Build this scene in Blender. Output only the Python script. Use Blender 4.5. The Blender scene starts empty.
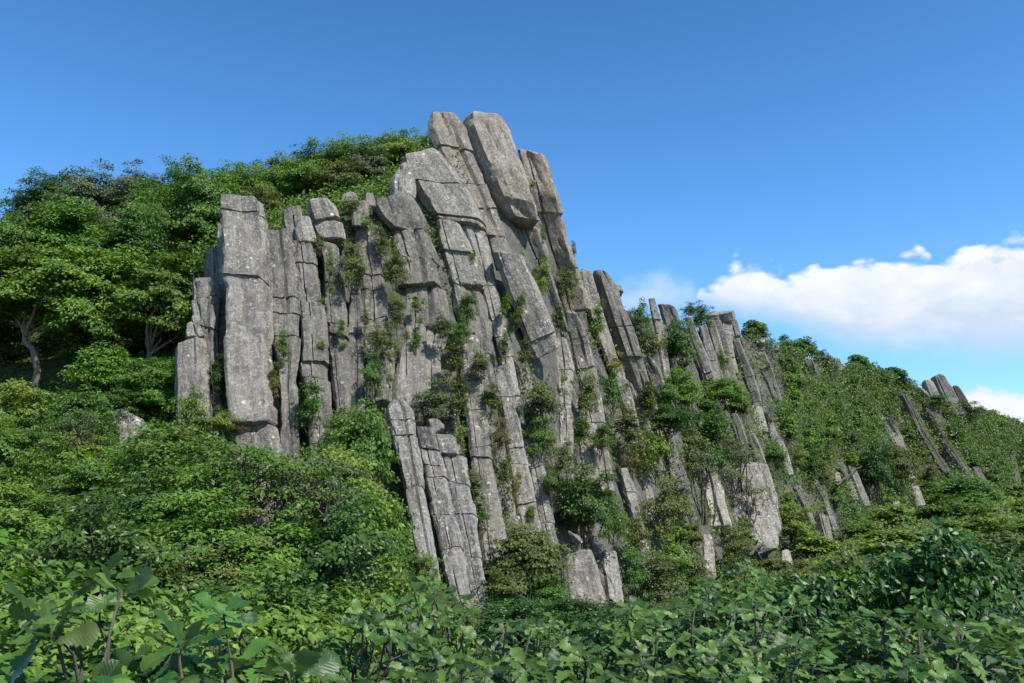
import bpy, bmesh, math, random
import numpy as np
from mathutils import Vector, Matrix, noise as mnoise

S = bpy.context.scene
COL = S.collection
R = math.radians
rng = np.random.default_rng(7)
rnd = random.Random(11)

# ------------------------------------------------------------------ camera
F = 887.0
PITCH = R(13.8)
EYE = Vector((0, 0, 1.65))
cp, sp = math.cos(PITCH), math.sin(PITCH)

def ray(px, py):
    u = 341.5 - py
    return Vector((px - 512.0, F * cp - u * sp, F * sp + u * cp))

def at(px, py, Y):
    """point in the world at distance Y (metres north) seen towards a direction"""
    d = ray(px, py)
    return EYE + d * (Y / d.y)

cam = bpy.data.cameras.new('camera')
cam.sensor_width = 36.0
cam.lens = 36.0 * F / 1024.0
cam.clip_start = 0.05
cam.clip_end = 8000
co = bpy.data.objects.new('camera', cam)
COL.objects.link(co)
co.location = EYE
co.rotation_euler = (R(90) + PITCH, 0, 0)
S.camera = co
S.render.resolution_x, S.render.resolution_y = 1024, 683

# ------------------------------------------------------------------ node helpers
class NT:
    def __init__(s, tree): s.t = tree
    def n(s, typ, **kw):
        nd = s.t.nodes.new(typ)
        for k, v in kw.items():
            if k.startswith('i_'):
                key = k[2:]
                key = int(key) if key.isdigit() else key.replace('_', ' ')
                s.set(nd.inputs[key], v)
            else: setattr(nd, k, v)
        return nd
    def set(s, inp, v):
        if isinstance(v, bpy.types.NodeSocket): s.t.links.new(v, inp)
        elif isinstance(v, bpy.types.Node): s.t.links.new(v.outputs[0], inp)
        else: inp.default_value = v
    def math(s, op, a, b=0.0, c=None, clamp=False):
        m = s.n('ShaderNodeMath', operation=op, use_clamp=clamp)
        s.set(m.inputs[0], a); s.set(m.inputs[1], b)
        if c is not None: s.set(m.inputs[2], c)
        return m.outputs[0]
    def ramp(s, fac, stops, interp='LINEAR'):
        r = s.n('ShaderNodeValToRGB'); r.color_ramp.interpolation = interp
        e = r.color_ramp.elements
        while len(e) < len(stops): e.new(0.5)
        for el, (p, c) in zip(e, stops):
            el.position = p
            el.color = (c, c, c, 1) if isinstance(c, (int, float)) else (*c, 1)
        s.set(r.inputs[0], fac)
        return r.outputs[0]
    def mix(s, fac, a, b, mode='MIX'):
        m = s.n('ShaderNodeMix', data_type='RGBA', blend_type=mode)
        s.set(m.inputs[0], fac)
        for i, v in ((6, a), (7, b)):
            s.set(m.inputs[i], (*v, 1) if isinstance(v, tuple) and len(v) == 3 else v)
        return m.outputs[2]
    def noise(s, vec, scale, detail=4, rough=0.6, out=0):
        x = s.n('ShaderNodeTexNoise', i_Scale=scale, i_Detail=detail, i_Roughness=rough)
        s.set(x.inputs['Vector'], vec)
        return x.outputs[out]
    def mapping(s, vec, scale=(1, 1, 1), loc=(0, 0, 0)):
        m = s.n('ShaderNodeMapping'); s.set(m.inputs[0], vec)
        m.inputs['Scale'].default_value = scale; m.inputs['Location'].default_value = loc
        return m.outputs[0]

def new_mat(name):
    m = bpy.data.materials.new(name); m.use_nodes = True
    t = NT(m.node_tree)
    p = m.node_tree.nodes['Principled BSDF']
    return m, t, p

# ------------------------------------------------------------------ materials
def rock_material(name, tint=(1, 1, 1), warm=0.0, lich=1.0, cracked=0.0):
    m, t, p = new_mat(name)
    tc = t.n('ShaderNodeTexCoord')
    oi = t.n('ShaderNodeObjectInfo')
    geo = t.n('ShaderNodeNewGeometry')
    off = t.n('ShaderNodeVectorMath', operation='ADD')
    t.set(off.inputs[0], tc.outputs['Object'])
    sc = t.n('ShaderNodeVectorMath', operation='SCALE'); sc.inputs[0].default_value = (37, 19, 53)
    t.set(sc.inputs['Scale'], oi.outputs['Random'])
    t.set(off.inputs[1], sc)
    v = off.outputs[0]
    big = t.noise(v, 0.9, 3, .55)
    med = t.noise(v, 4.0, 6, .7)
    fine = t.noise(v, 17.0, 5, .75)
    streak = t.noise(t.mapping(v, (2.6, 2.6, .22)), 1.6, 5, .65)
    c = t.ramp(med, [(.28, (.092, .088, .082)), (.48, (.175, .168, .156)), (.68, (.245, .236, .220))])
    c = t.mix(t.ramp(streak, [(.44, 0.0), (.60, .8)]), c, (.085, .079, .075))
    c = t.mix(t.ramp(big, [(.45, 0.0), (.7, .5)]), c, (.27, .26, .24))
    # brown weathering
    br = t.noise(t.mapping(v, (1, 1, .5), (3, 1, 7)), 2.3, 4, .6)
    c = t.mix(t.ramp(br, [(.52, 0.0), (.72, .45 + warm * .5)]), c, (.21, .165, .125))
    # fine mottling of crustose lichen
    patch = t.ramp(t.noise(t.mapping(v, (1, 1, .4), (2, 6, 4)), .8, 4, .65), [(.40, .15), (.62, 1.0)])
    c = t.mix(t.math('MULTIPLY', t.ramp(fine, [(.38, .9), (.5, 0.0)]), patch), c, (.058, .055, .051))
    # dark runs of water
    run = t.noise(t.mapping(v, (3.2, 3.2, .10), (1, 2, 3)), 1.2, 4, .6)
    c = t.mix(t.math('MULTIPLY', t.ramp(run, [(.52, 0.0), (.60, .85)]), patch), c, (.068, .065, .063))
    c = t.mix(t.ramp(t.noise(v, 8.0, 6, .75), [(.52, 0.0), (.66, .7)]), c, (.33, .318, .295))
    pale = t.math('MULTIPLY', t.ramp(t.noise(v, 13.0, 4, .65), [(.55, 0.0), (.63, 1.0)]),
                  t.ramp(t.noise(v, 1.9, 3, .6), [(.38, 0.15), (.62, 1.0)]))
    c = t.mix(t.math('MULTIPLY', pale, .85 * lich), c, (.36, .35, .32))
    vo = t.n('ShaderNodeTexVoronoi', i_Scale=2.3); t.set(vo.inputs['Vector'], v); vo.inputs['Randomness'].default_value = 1
    wob = t.math('ADD', vo.outputs['Distance'], t.math('MULTIPLY', t.noise(v, 9, 3, .7), .38))
    spots = t.math('MULTIPLY', t.ramp(wob, [(.295, 1.0), (.325, 0.0)]), t.ramp(t.noise(v, 1.1, 2, .5, 0), [(.40, 0.0), (.52, 1.0)]))
    c = t.mix(t.math('MULTIPLY', spots, .85 * lich), c, (.46, .455, .42))
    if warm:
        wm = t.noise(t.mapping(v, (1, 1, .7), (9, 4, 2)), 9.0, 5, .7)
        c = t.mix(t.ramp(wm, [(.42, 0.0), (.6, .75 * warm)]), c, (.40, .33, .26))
    # green-black algae
    al = t.noise(t.mapping(v, (1, 1, .35), (5, 8, 1)), 1.5, 5, .65)
    c = t.mix(t.ramp(al, [(.56, 0.0), (.72, .5)]), c, (.062, .066, .045))
    hs = t.n('ShaderNodeHueSaturation'); t.set(hs.inputs['Color'], c)
    t.set(hs.inputs['Value'], t.math('ADD', t.math('MULTIPLY', oi.outputs['Random'], .5), .78))
    c = t.mix(1.0, hs.outputs[0], tint, 'MULTIPLY')
    t.set(p.inputs['Base Color'], c)
    p.inputs['Roughness'].default_value = .9
    p.inputs['Specular IOR Level'].default_value = .2
    # relief
    h = t.math('ADD', t.math('MULTIPLY', med, .9), t.math('MULTIPLY', fine, .45))
    h = t.math('ADD', h, t.math('MULTIPLY', t.noise(t.mapping(v, (1, 1, .12)), 7.0, 5, .7), .8))
    cr = t.n('ShaderNodeTexVoronoi', feature='DISTANCE_TO_EDGE', i_Scale=.85)
    wv = t.n('ShaderNodeVectorMath', operation='ADD'); t.set(wv.inputs[0], t.mapping(v, (1.1, 1.1, .3)))
    ns = t.n('ShaderNodeVectorMath', operation='SCALE'); t.set(ns.inputs[0], t.noise(v, 1.7, 4, .6, 1)); ns.inputs['Scale'].default_value = .6
    t.set(wv.inputs[1], ns); t.set(cr.inputs['Vector'], wv)
    crack = t.ramp(cr.outputs['Distance'], [(.0, 0.0), (.022, 1.0)])
    h = t.math('ADD', h, t.math('MULTIPLY', crack, .22 + cracked))
    if cracked:
        c2 = t.mix(t.math('MULTIPLY', crack, 1.0), (.05, .045, .04), c)
        t.set(p.inputs['Base Color'], c2)
    b = t.n('ShaderNodeBump', i_Strength=.75, i_Distance=.09); t.set(b.inputs['Height'], h)
    t.set(p.inputs['Normal'], b)
    return m

ROCK = rock_material('rock_grey', tint=(1.0, .975, .915))
ROCKL = rock_material('rock_lichened', tint=(.98, .97, .94), lich=1.35)
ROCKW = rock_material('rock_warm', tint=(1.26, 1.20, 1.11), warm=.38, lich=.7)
ROCKP = rock_material('rock_pale', tint=(1.22, 1.19, 1.13), lich=1.2)
ROCKC = rock_material('rock_cracked_pale', tint=(1.3, 1.27, 1.19), lich=.9, cracked=.8)
ROCKD = rock_material('rock_dark', tint=(.52, .49, .48), lich=.5)  # darkened copy: shade of left-facing far ribs and the undercut put into the tint

def leaf_material(name, dark, mid, light, rough=.48, trans=.28, odd=None, under=None, veins=False, sat=1.0):
    m, t, p = new_mat(name)
    geo = t.n('ShaderNodeNewGeometry')
    oi = t.n('ShaderNodeObjectInfo')
    tc = t.n('ShaderNodeTexCoord')
    stops = [(0.0, dark), (.5, mid), (.93, light)]
    if odd: stops += [(.990, light), (.994, odd)]
    c = t.ramp(geo.outputs['Random Per Island'], stops)
    pat = t.noise(geo.outputs['Position'], .55, 2, .5)
    hs = t.n('ShaderNodeHueSaturation'); t.set(hs.inputs['Color'], c)
    t.set(hs.inputs['Hue'], t.math('ADD', t.math('MULTIPLY', oi.outputs['Random'], .03), .476))
    t.set(hs.inputs['Value'], t.math('ADD', t.math('MULTIPLY', pat, .7), .68))
    hs.inputs['Saturation'].default_value = sat
    c = hs.outputs[0]
    if veins:
        uv = tc.outputs['UV']
        sx = t.n('ShaderNodeSeparateXYZ'); t.set(sx.inputs[0], uv)
        across = t.math('ABSOLUTE', t.math('SUBTRACT', sx.outputs[0], .5))
        ph = t.math('SUBTRACT', t.math('MULTIPLY', sx.outputs[1], 11.0), t.math('MULTIPLY', across, 8.0))
        tri = t.math('ABSOLUTE', t.math('SUBTRACT', t.math('FRACT', ph), .5))
        side = t.ramp(tri, [(.0, 1.0), (.10, 0.0)])
        midv = t.ramp(across, [(.0, 1.0), (.035, 0.0)])
        vein = t.math('MAXIMUM', side, midv)
        c = t.mix(t.math('MULTIPLY', vein, .22), c, (.12, .20, .08))
        b = t.n('ShaderNodeBump', i_Strength=.3, i_Distance=.003)
        t.set(b.inputs['Height'], t.math('MULTIPLY', tri, 1.2)); t.set(p.inputs['Normal'], b)
    if under:
        c = t.mix(geo.outputs['Backfacing'], c, under)
    t.set(p.inputs['Base Color'], c)
    p.inputs['Roughness'].default_value = rough
    p.inputs['Specular IOR Level'].default_value = .40 if veins else .26
    tr = t.n('ShaderNodeBsdfTranslucent')
    t.set(tr.inputs['Color'], t.mix(1.0, c, (1.35, 1.45, .5), 'MULTIPLY'))
    ms = t.n('ShaderNodeMixShader'); ms.inputs[0].default_value = trans
    t.set(ms.inputs[1], p.outputs[0]); t.set(ms.inputs[2], tr.outputs[0])
    t.set(m.node_tree.nodes['Material Output'].inputs[0], ms)
    return m

LF = dict(
    bright=leaf_material('leaves_bright', (.038, .096, .009), (.080, .176, .016), (.140, .255, .030)),
    mid=leaf_material('leaves_mid', (.030, .080, .011), (.063, .142, .017), (.106, .200, .030)),
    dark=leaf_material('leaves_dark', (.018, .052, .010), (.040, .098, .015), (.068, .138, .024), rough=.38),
    olive=leaf_material('leaves_olive', (.046, .070, .016), (.084, .118, .027), (.128, .166, .044), odd=(.15, .13, .05)),
    lime=leaf_material('leaves_lime', (.060, .118, .013), (.106, .186, .023), (.162, .252, .038), odd=(.2, .2, .07)),
    grey=leaf_material('leaves_grey_green', (.042, .074, .026), (.074, .114, .042), (.114, .158, .068)),
    yellow=leaf_material('leaves_yellowing', (.10, .13, .02), (.15, .17, .03), (.22, .22, .04)),
    rust=leaf_material('leaves_rusty', (.085, .07, .03), (.12, .095, .04), (.12, .14, .04)),
    gloss=leaf_material('leaves_glossy', (.010, .036, .007), (.026, .078, .012), (.062, .135, .023), rough=.40, trans=.22, odd=(.16, .16, .05)),
    oak=leaf_material('leaves_oak', (.011, .036, .005), (.032, .092, .009), (.080, .164, .023), rough=.44, trans=.22,
                      odd=(.075, .115, .03), under=(.085, .15, .07), veins=True),
)

def bark_material(name, a, b):
    m, t, p = new_mat(name)
    tc = t.n('ShaderNodeTexCoord')
    n = t.noise(t.mapping(tc.outputs['Object'], (1, 1, .3)), 14, 5, .7)
    t.set(p.inputs['Base Color'], t.ramp(n, [(.35, a), (.65, b)]))
    p.inputs['Roughness'].default_value = .9
    bb = t.n('ShaderNodeBump', i_Strength=.6, i_Distance=.02); t.set(bb.inputs['Height'], n); t.set(p.inputs['Normal'], bb)
    return m
BARK = bark_material('bark_grey_brown', (.07, .055, .045), (.20, .17, .14))
BARKD = bark_material('bark_dark', (.035, .025, .02), (.10, .08, .065))

def ground_material():
    m, t, p = new_mat('hillside_soil_and_rock')
    geo = t.n('ShaderNodeNewGeometry')
    pos = geo.outputs['Position']
    n1 = t.noise(pos, .5, 5, .65); n2 = t.noise(pos, 3.2, 6, .7)
    soil = t.ramp(n2, [(.3, (.030, .034, .016)), (.5, (.045, .062, .020)), (.7, (.075, .085, .035))])
    rock = t.ramp(n2, [(.3, (.055, .053, .048)), (.55, (.115, .110, .100)), (.72, (.20, .195, .18))])  # rock colours darkened, painting shade into the gaps between the columns
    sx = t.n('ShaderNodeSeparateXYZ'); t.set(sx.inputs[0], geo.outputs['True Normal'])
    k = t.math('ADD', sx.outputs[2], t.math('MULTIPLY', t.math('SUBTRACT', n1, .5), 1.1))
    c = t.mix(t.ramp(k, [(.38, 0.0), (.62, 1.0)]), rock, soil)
    t.set(p.inputs['Base Color'], c)
    p.inputs['Roughness'].default_value = .95; p.inputs['Specular IOR Level'].default_value = .15
    b = t.n('ShaderNodeBump', i_Strength=.8, i_Distance=.15); t.set(b.inputs['Height'], n2); t.set(p.inputs['Normal'], b)
    return m
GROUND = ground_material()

# ------------------------------------------------------------------ objects
def mesh_from(name, verts, faces, mats, smooth=None, uvs=None, fmat=None):
    me = bpy.data.meshes.new(name)
    me.from_pydata(verts, [], faces)
    for m in mats: me.materials.append(m)
    if smooth is not None:
        me.polygons.foreach_set('use_smooth', [True] * len(me.polygons))
        if smooth < 180: me.set_sharp_from_angle(angle=R(smooth))
    if uvs is not None:
        l = me.uv_layers.new(name='uv')
        l.data.foreach_set('uv', np.asarray(uvs, np.float32).ravel())
    if fmat is not None: me.polygons.foreach_set('material_index', fmat)
    me.update()
    return me

def link(name, data, parent=None):
    o = bpy.data.objects.new(name, data); COL.objects.link(o)
    if parent is not None: o.parent = parent
    return o

def tag(o, label=None, cat=None, group=None, kind=None):
    if label: o['label'] = label
    if cat: o['category'] = cat
    if group: o['group'] = group
    if kind: o['kind'] = kind
    return o

# ------------------------------------------------------------------ the lie of the land
TPX = [-500, -100, 0, 100, 170, 212, 270, 330, 400, 435, 510, 545, 580, 620, 680, 740, 800, 880, 960, 1024, 1200, 1500]
TPY = [390, 388, 386, 380, 372, 262, 240, 224, 196, 152, 152, 190, 285, 310, 330, 338, 360, 380, 412, 434, 474, 504]
TYY = [29, 29, 29, 29, 29, 27.5, 28, 29.5, 32, 33.5, 35, 37, 40, 43, 52, 62, 75, 98, 120, 140, 180, 240]
RPY = [268, 266, 262, 255, 240, 218, 198, 180, 165, 158, 158, 195, 286, 308, 328, 337, 356, 374, 406, 428, 470, 500]
RYY = [48, 46, 45, 44, 43, 42, 41, 40, 39, 38, 38, 40, 44, 50, 60, 72, 88, 112, 135, 155, 200, 260]
FPX = [-500, -100, 100, 200, 300, 400, 480, 560, 640, 720, 800, 900, 1000, 1124, 1500]
FPY = [440, 440, 440, 445, 474, 562, 606, 604, 600, 590, 565, 524, 502, 512, 532]
FYY = [25, 25, 25, 25, 25, 24.5, 25, 28, 33, 42, 56, 82, 108, 140, 200]
ip = lambda x, a, b: float(np.interp(x, a, b))

def cliff_depth(px, py):
    ty, tY = ip(px, TPX, TPY), ip(px, TPX, TYY)
    fy, fY = ip(px, FPX, FPY), ip(px, FPX, FYY)
    if px < 215 and ty > 265: ty, tY = 262, 27.5
    f = (py - ty) / max(fy - ty, 1)
    f = max(-.25, min(1.15, f))
    return tY + (fY - tY) * f

BACK = 1.25      # the rock body lies this far behind the faces of the columns
def hill_rows(px):
    fy, fY = ip(px, FPX, FPY), ip(px, FPX, FYY)
    foot = at(px, fy, fY + BACK * .6)
    top = at(px, ip(px, TPX, TPY), ip(px, TPX, TYY) + BACK)
    ridge = at(px, ip(px, TPX, RPY), ip(px, TPX, RYY))
    near = Vector(((px - 512) / F * 5, 5.0, -.1))
    n0 = Vector(((px - 512) / F * 1.0, 1.0, -.15))
    far = ridge * 1.6; far.z = -1.0
    return [(n0, 3), (near, 16), (foot, 44), (top, 10), (ridge, 8), (far, 0)]

def cliff_back(px, f):
    """the rock body behind the columns, f from 0 at the foot to 1 at the top"""
    py = ip(px, FPX, FPY) + (ip(px, TPX, TPY) - ip(px, FPX, FPY)) * f
    Y = ip(px, FPX, FYY) + (ip(px, TPX, TYY) - ip(px, FPX, FYY)) * f
    k = 1 - .5 * float(np.interp(px, [340, 400, 540, 590], [0, 1, 1, 0]))
    return at(px, py, Y + BACK * k * (.6 + .4 * f))

def hill_point(px, s):
    """s: 0..1 near to foot, 1..2 up the cliff, 2..3 top to ridge"""
    r = hill_rows(px)
    if 1 <= s <= 2: return cliff_back(px, s - 1)
    a, b, f = (r[1][0], r[2][0], s) if s < 1 else (r[2][0], r[3][0], s - 1) if s < 2 else (r[3][0], r[4][0], s - 2)
    return a.lerp(b, f)

def fbm(p, sc, oct=3):
    return sum(mnoise.noise(p * (sc * 2 ** i) + Vector((i * 7.3, 1.7, 3.1))) / 1.8 ** i for i in range(oct))

def build_hillside():
    cols = np.arange(-480, 1500, 11)
    V = []; nrow = None
    for px in cols:
        r = hill_rows(float(px)); line = []
        for i in range(len(r) - 1):
            a, n = r[i]; b = r[i + 1][0]
            for k in range(n):
                p = a.lerp(b, k / n) if i != 2 else cliff_back(float(px), k / n)
                amp = [.0, .12, .2, .3, .3][i] * (1 if i != 1 else k / n)
                amp *= max(1.0, p.y / 45)
                p = p + Vector((0, .9, .45)) * (fbm(p, .45) * amp + (amp * .4 if i == 2 else 0))
                line.append(p)
        line.append(r[-1][0])
        nrow = len(line); V += line
    nc = len(cols)
    Fc = [(i * nrow + j, (i + 1) * nrow + j, (i + 1) * nrow + j + 1, i * nrow + j + 1) for i in range(nc - 1) for j in range(nrow - 1)]
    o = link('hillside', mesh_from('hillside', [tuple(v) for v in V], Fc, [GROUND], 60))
    tag(o, 'wooded hillside rising to a ridge with bare rock behind the columns', 'hillside', kind='structure')
    # the plain round it all
    n = 64
    V = [(0, 0, -1.2)] + [(4000 * math.cos(2 * math.pi * i / n), 4000 * math.sin(2 * math.pi * i / n), -1.2) for i in range(n)]
    o = link('ground', mesh_from('ground', V, [(0, i + 1, (i + 1) % n + 1) for i in range(n)], [GROUND]))
    tag(o, 'low ground around the hill', 'ground', kind='structure')
build_hillside()

# ------------------------------------------------------------------ rock columns
def rock(name, st, label, cat='rock column', group='columns of the cliff', dy=0.0, fl=.14, fr=.14, depth=1.0, yaw=None,
         joints=(), mat=None, rnd_top=.12, seed=None, dark_side=1.5, rough=1.0, dip=None, plain=False):
    """A prism of rock whose left and right edges run through stations (lx, ly, rx, ry)."""
    sd = seed if seed is not None else int(sum(st[0]) * 7 + len(st)) % 9973
    r_ = random.Random(sd)
    if yaw is None: yaw = r_.uniform(-.22, .25)
    if len(st) > 3:
        a, z, out = st[0], st[-1], []
        for i, q in enumerate(st):
            f = ((q[1] + q[3]) - (a[1] + a[3])) / max((z[1] + z[3]) - (a[1] + a[3]), 1)
            lin = (a[0] + a[2] + (z[0] + z[2] - a[0] - a[2]) * f) / 2
            dx = (lin - (q[0] + q[2]) / 2) * .6
            out.append((q[0] + dx, q[1], q[2] + dx, q[3]))
        st = out
    g = .055 * (st[0][2] - st[0][0]) + (.7 if st[0][0] < 600 else .2)
    st = [(a - g, b, c + g, d) for a, b, c, d in st]
    L, Rr = [], []
    for lx, ly, rx, ry in st:
        mx, my = (lx + rx) / 2, (ly + ry) / 2
        Y = cliff_depth(mx, my) + dy
        l0 = at(lx, ly, Y); w = (at(rx, ry, Y) - l0).length
        L.append(at(lx, ly, Y - yaw * w * .5)); Rr.append(at(rx, ry, Y + yaw * w * .5))
    # arc length of the centre line
    C = [(a + b) / 2 for a, b in zip(L, Rr)]
    D = [0]
    for i in range(1, len(C)): D.append(D[-1] + (C[i] - C[i - 1]).length)
    tot = D[-1]; W = max((a - b).length for a, b in zip(L, Rr))
    step = max(.09, min(.17, W * .14)) * max(1, C[0].y / 38)
    ts = list(np.linspace(0, tot, max(3, int(tot / step)) + 1))
    if not plain and tot > W * 4.5: joints = tuple(joints) + tuple(r_.uniform(.12, .92) for _ in range(2))
    jt = sorted(j * tot for j in joints)
    for j in jt: ts += [j - .024 * max(W, .5), j, j + .024 * max(W, .5)]
    ts = sorted(x for x in ts if 0 <= x <= tot)
    ts = [x for i, x in enumerate(ts) if i == 0 or x - ts[i - 1] > 1e-3]
    offs = [(0, 0)] + [(r_.uniform(-.06, .06), r_.uniform(-.10, .10)) for _ in jt]
    axis = (C[0] - C[-1]).normalized()
    ctr = C[-1].copy()
    q = Vector((0, 0, 1)).rotation_difference(axis); qi = q.inverted()
    # cross-section jitter fixed along the column
    jit = [r_.uniform(-.05, .05) for _ in range(40)]
    rings = []
    def section(l, r):
        u = r - l; w = u.length; ax = axis
        b = u.cross(ax); b = -b if b.y < 0 else b
        b.normalize(); b = b * w
        k = min(1.0, max(.6, depth))
        pts = [l + b * (fl * dark_side), l + u * fl + b * jit[0] * .5, ]
        c1, c2 = pts[1], r - u * fr + b * jit[1] * .5
        c3 = r + b * (fr * dark_side)
        c4, c5 = r - u * .22 + b * depth, l + u * .22 + b * depth
        corner = [pts[0], c1, c2, c3, c4, c5]; seg = [4, 11, 4, 3, 2, 3]
        out = []
        for i in range(6):
            a, d = corner[i], corner[(i + 1) % 6]
            for k2 in range(seg[i]): out.append(a.lerp(d, k2 / seg[i]))
        return out
    for tt in ts:
        i = max(0, min(len(D) - 2, int(np.searchsorted(D, tt, 'right')) - 1))
        f = (tt - D[i]) / max(D[i + 1] - D[i], 1e-6)
        l, r = L[i].lerp(L[i + 1], f), Rr[i].lerp(Rr[i + 1], f)
        s = sum(1 for j in jt if tt > j + .001)
        w = (r - l); c = (l + r) / 2
        ox, oy = offs[s]
        c = c + w * ox; c.y += w.length * oy
        k = 1.0
        if any(abs(tt - j) < 1e-3 for j in jt): k = .96
        l, r = c - w * .5 * k, c + w * .5 * k
        ring = section(l, r)
        if k < 1: ring = [p + Vector((0, .05 * W, 0)) for p in ring]
        rings.append(ring)
    # rounded or broken top and bottom
    def cap(ring, toward, ks, tilt):
        c = sum(ring, Vector()) / len(ring); res = []
        for k, up in ks:
            res.append([c + (p - c) * k + toward * (up * W) + toward * (tilt * (p - c).dot(Vector((1, 0, 0))) * (1 - k)) for p in ring])
        return res, c + toward * (ks[-1][1] * W)
    tilt = r_.uniform(-.25, .25) if dip is None else dip
    up, upc = cap(rings[0], axis, [(.93, rnd_top * .30), (.82, rnd_top * .62), (.5, rnd_top), (.2, rnd_top * 1.05)], tilt)
    dn, dnc = cap(rings[-1], -axis, [(.92, .03), (.5, .05)], 0)
    allr = list(reversed(up)) + rings + dn
    n = len(rings[0]); V = []
    sc = min(W, 3.0)
    off = Vector((sd * .37 % 91, sd * .11 % 83, sd * .23 % 71))
    corner_k = {4: 1.0, 15: 1.0, 3: .5, 5: .5, 14: .5, 16: .5}
    wpx = max(c - a for a, _, c, _ in st)
    groove = set(r_.sample(range(6, 14), 0 if plain or tot < W * 1.6 else 2 if wpx > 44 else 1 if wpx > 17 else 0))
    for ri, ring in enumerate(allr):
        c = sum(ring, Vector()) / n
        c_l = qi @ (c - ctr)
        for k, p in enumerate(ring):
            q0 = qi @ (p - ctr)
            d = q0 - c_l
            if d.length > 1e-6: d.normalize()
            e = q0 / sc + off
            es = Vector((e.x, e.y, e.z * .4))
            h = .014 * mnoise.noise(es * .9) + .016 * mnoise.noise(e * 2.3) + .016 * mnoise.noise(e * 6.0) + .010 * mnoise.noise(e * 13.0) + .020 * mnoise.noise(Vector((e.x * 5, e.y * 5, e.z * .5)))
            # broken plates with sharp steps
            wob = Vector((mnoise.noise(e * 1.3 + Vector((9, 0, 0))), mnoise.noise(e * 1.3 + Vector((0, 9, 0))), mnoise.noise(e * 1.3))) * .35
            dist, pts_ = mnoise.voronoi(es * 1.15 + wob)
            h += .042 * mnoise.cell(pts_[0] * 17.3) - .021
            h -= .03 * max(0, 1 - (dist[1] - dist[0]) * 9)
            if k in groove: h -= .11 * max(0, min(1, .7 + 1.4 * mnoise.noise(Vector((k * 3.3, sd, e.z * .9)))))
            if k in corner_k:
                h -= corner_k[k] * (.05 * max(0, mnoise.noise(e * 1.9 + Vector((4, 4, 4)))) + .05 * max(0, mnoise.noise(e * 4.5) - .1)) * .8
            q0 = q0 + d * (h * sc * rough)
            q0.z += sc * .13 * mnoise.noise(Vector((e.x * 1.1, e.y * 1.1, e.z * .5))) + (q0.x - c_l.x) * .45 * mnoise.noise(Vector((sd * .7, 3.1, e.z * .7)))
            V.append(tuple(q0))
    Fc = []
    for i in range(len(allr) - 1):
        for k in range(n):
            a, b = i * n + k, i * n + (k + 1) % n
            Fc.append((a, a + n, b + n, b))
    m = len(V); V.append(tuple(qi @ (upc - ctr))); V.append(tuple(qi @ (dnc - ctr)))
    Fc += [(m, k, (k + 1) % n) for k in range(n)]
    base = (len(allr) - 1) * n
    Fc += [(m + 1, base + (k + 1) % n, base + k) for k in range(n)]
    o = link(name, mesh_from(name, V, Fc, [mat or ROCK], 26))
    o.location = ctr; o.rotation_mode = 'QUATERNION'; o.rotation_quaternion = q
    tag(o, label, cat, group, 'thing')
    return o

C_ = lambda st, label, **k: rock('rock_column', st, label, **k)
B_ = lambda st, label, **k: rock('boulder', st, label, **{**dict(cat='boulder', group='loose boulders and blocks on the cliff', rnd_top=.25, rough=1.3), **k})

# --- west end
C_([(173,341,202,336),(172,360,204,358),(172,395,205,395),(172,420,206,420)], 'short flat-topped grey column at the far west end beside the forest, pebbles on top', dy=-.2, fl=.2, rnd_top=.06)
C_([(191,282,214,278),(192,300,219,300),(196,325,217,330),(199,355,217,355),(200,420,218,420)], 'stepped pale column behind the short flat-topped west column', dy=.5, joints=(.35,.62), fl=.1)
C_([(206,249,216,248),(204,268,219,268),(203,300,220,300)], 'small shaded stub of rock on the shoulder of the stepped west column', dy=1.0)
C_([(217,225,226,225),(217,240,228,240),(218,270,228,270),(218,300,228,300),(217,420,230,420)], 'narrow shaded column squeezed against the left flank of the widest west column', dy=1.0, joints=(.15,.4))
C_([(221,196,262,196),(222,212,267,215),(225,240,267,240),(222,290,267,300),(222,370,267,370),(229,418,271,418)],
   'widest upright column at the west end, pale patch below its top and notched overhanging foot', plain=True, dy=-.7, joints=(.07,.385), fl=.06, fr=.2, rnd_top=.07, depth=.9, yaw=.12)
C_([(229,420,273,418),(226,450,279,450),(224,480,284,480)], 'broken stump of rock under the overhanging foot of the widest west column', dy=-.35, rnd_top=.1)
B_([(187,325,192,323),(186,336,195,336)], 'rounded pebble standing on the short west column', dy=-.1, cat='stone')
B_([(194,324,198,322),(199,336,204,335)], 'leaning pale sliver of stone on the short west column', dy=-.1, cat='stone', mat=ROCKP)
C_([(264,229,288,226),(267,262,297,262),(269,300,303,303),(275,340,302,345),(280,380,296,380),(281,460,296,460)], 'smooth column narrowing downwards, right beside the widest west column', dy=-.1, joints=(.5,), fl=.1, rnd_top=.06)
C_([(266,300,284,300),(268,440,286,440)], 'recessed rock rib in the shaded slot right of the widest west column', dy=.8)
C_([(282,208,300,205),(284,225,303,225),(290,245,306,245)], 'squared block capping the smooth narrowing west column', dy=.25, rnd_top=.06, cat='rock block')
B_([(297,221,309,218),(295,230,314,232),(297,240,315,241)], 'rounded egg-shaped boulder lodged between two capping blocks on the west columns', dy=-.35, rnd_top=.3)
C_([(308,201,329,199),(309,208,336,208),(312,218,339,217)], 'rounded upper cap block above a dark slit on the west columns', dy=0, rnd_top=.16, cat='rock block')
C_([(311,221,338,219),(313,228,341,229),(317,237,341,234)], 'lower slab below the dark slit under the rounded west cap block', dy=.15, rnd_top=.04, cat='rock block')
C_([(293,240,312,240),(297,264,318,262),(302,320,327,320),(303,370,329,370),(308,410,332,410),(312,450,334,445),(314,490,337,490)],
   'tall straight column with a black crack running down its left edge', dy=-.2, joints=(.1,.27,.52), fl=.08, rnd_top=.05)
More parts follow.
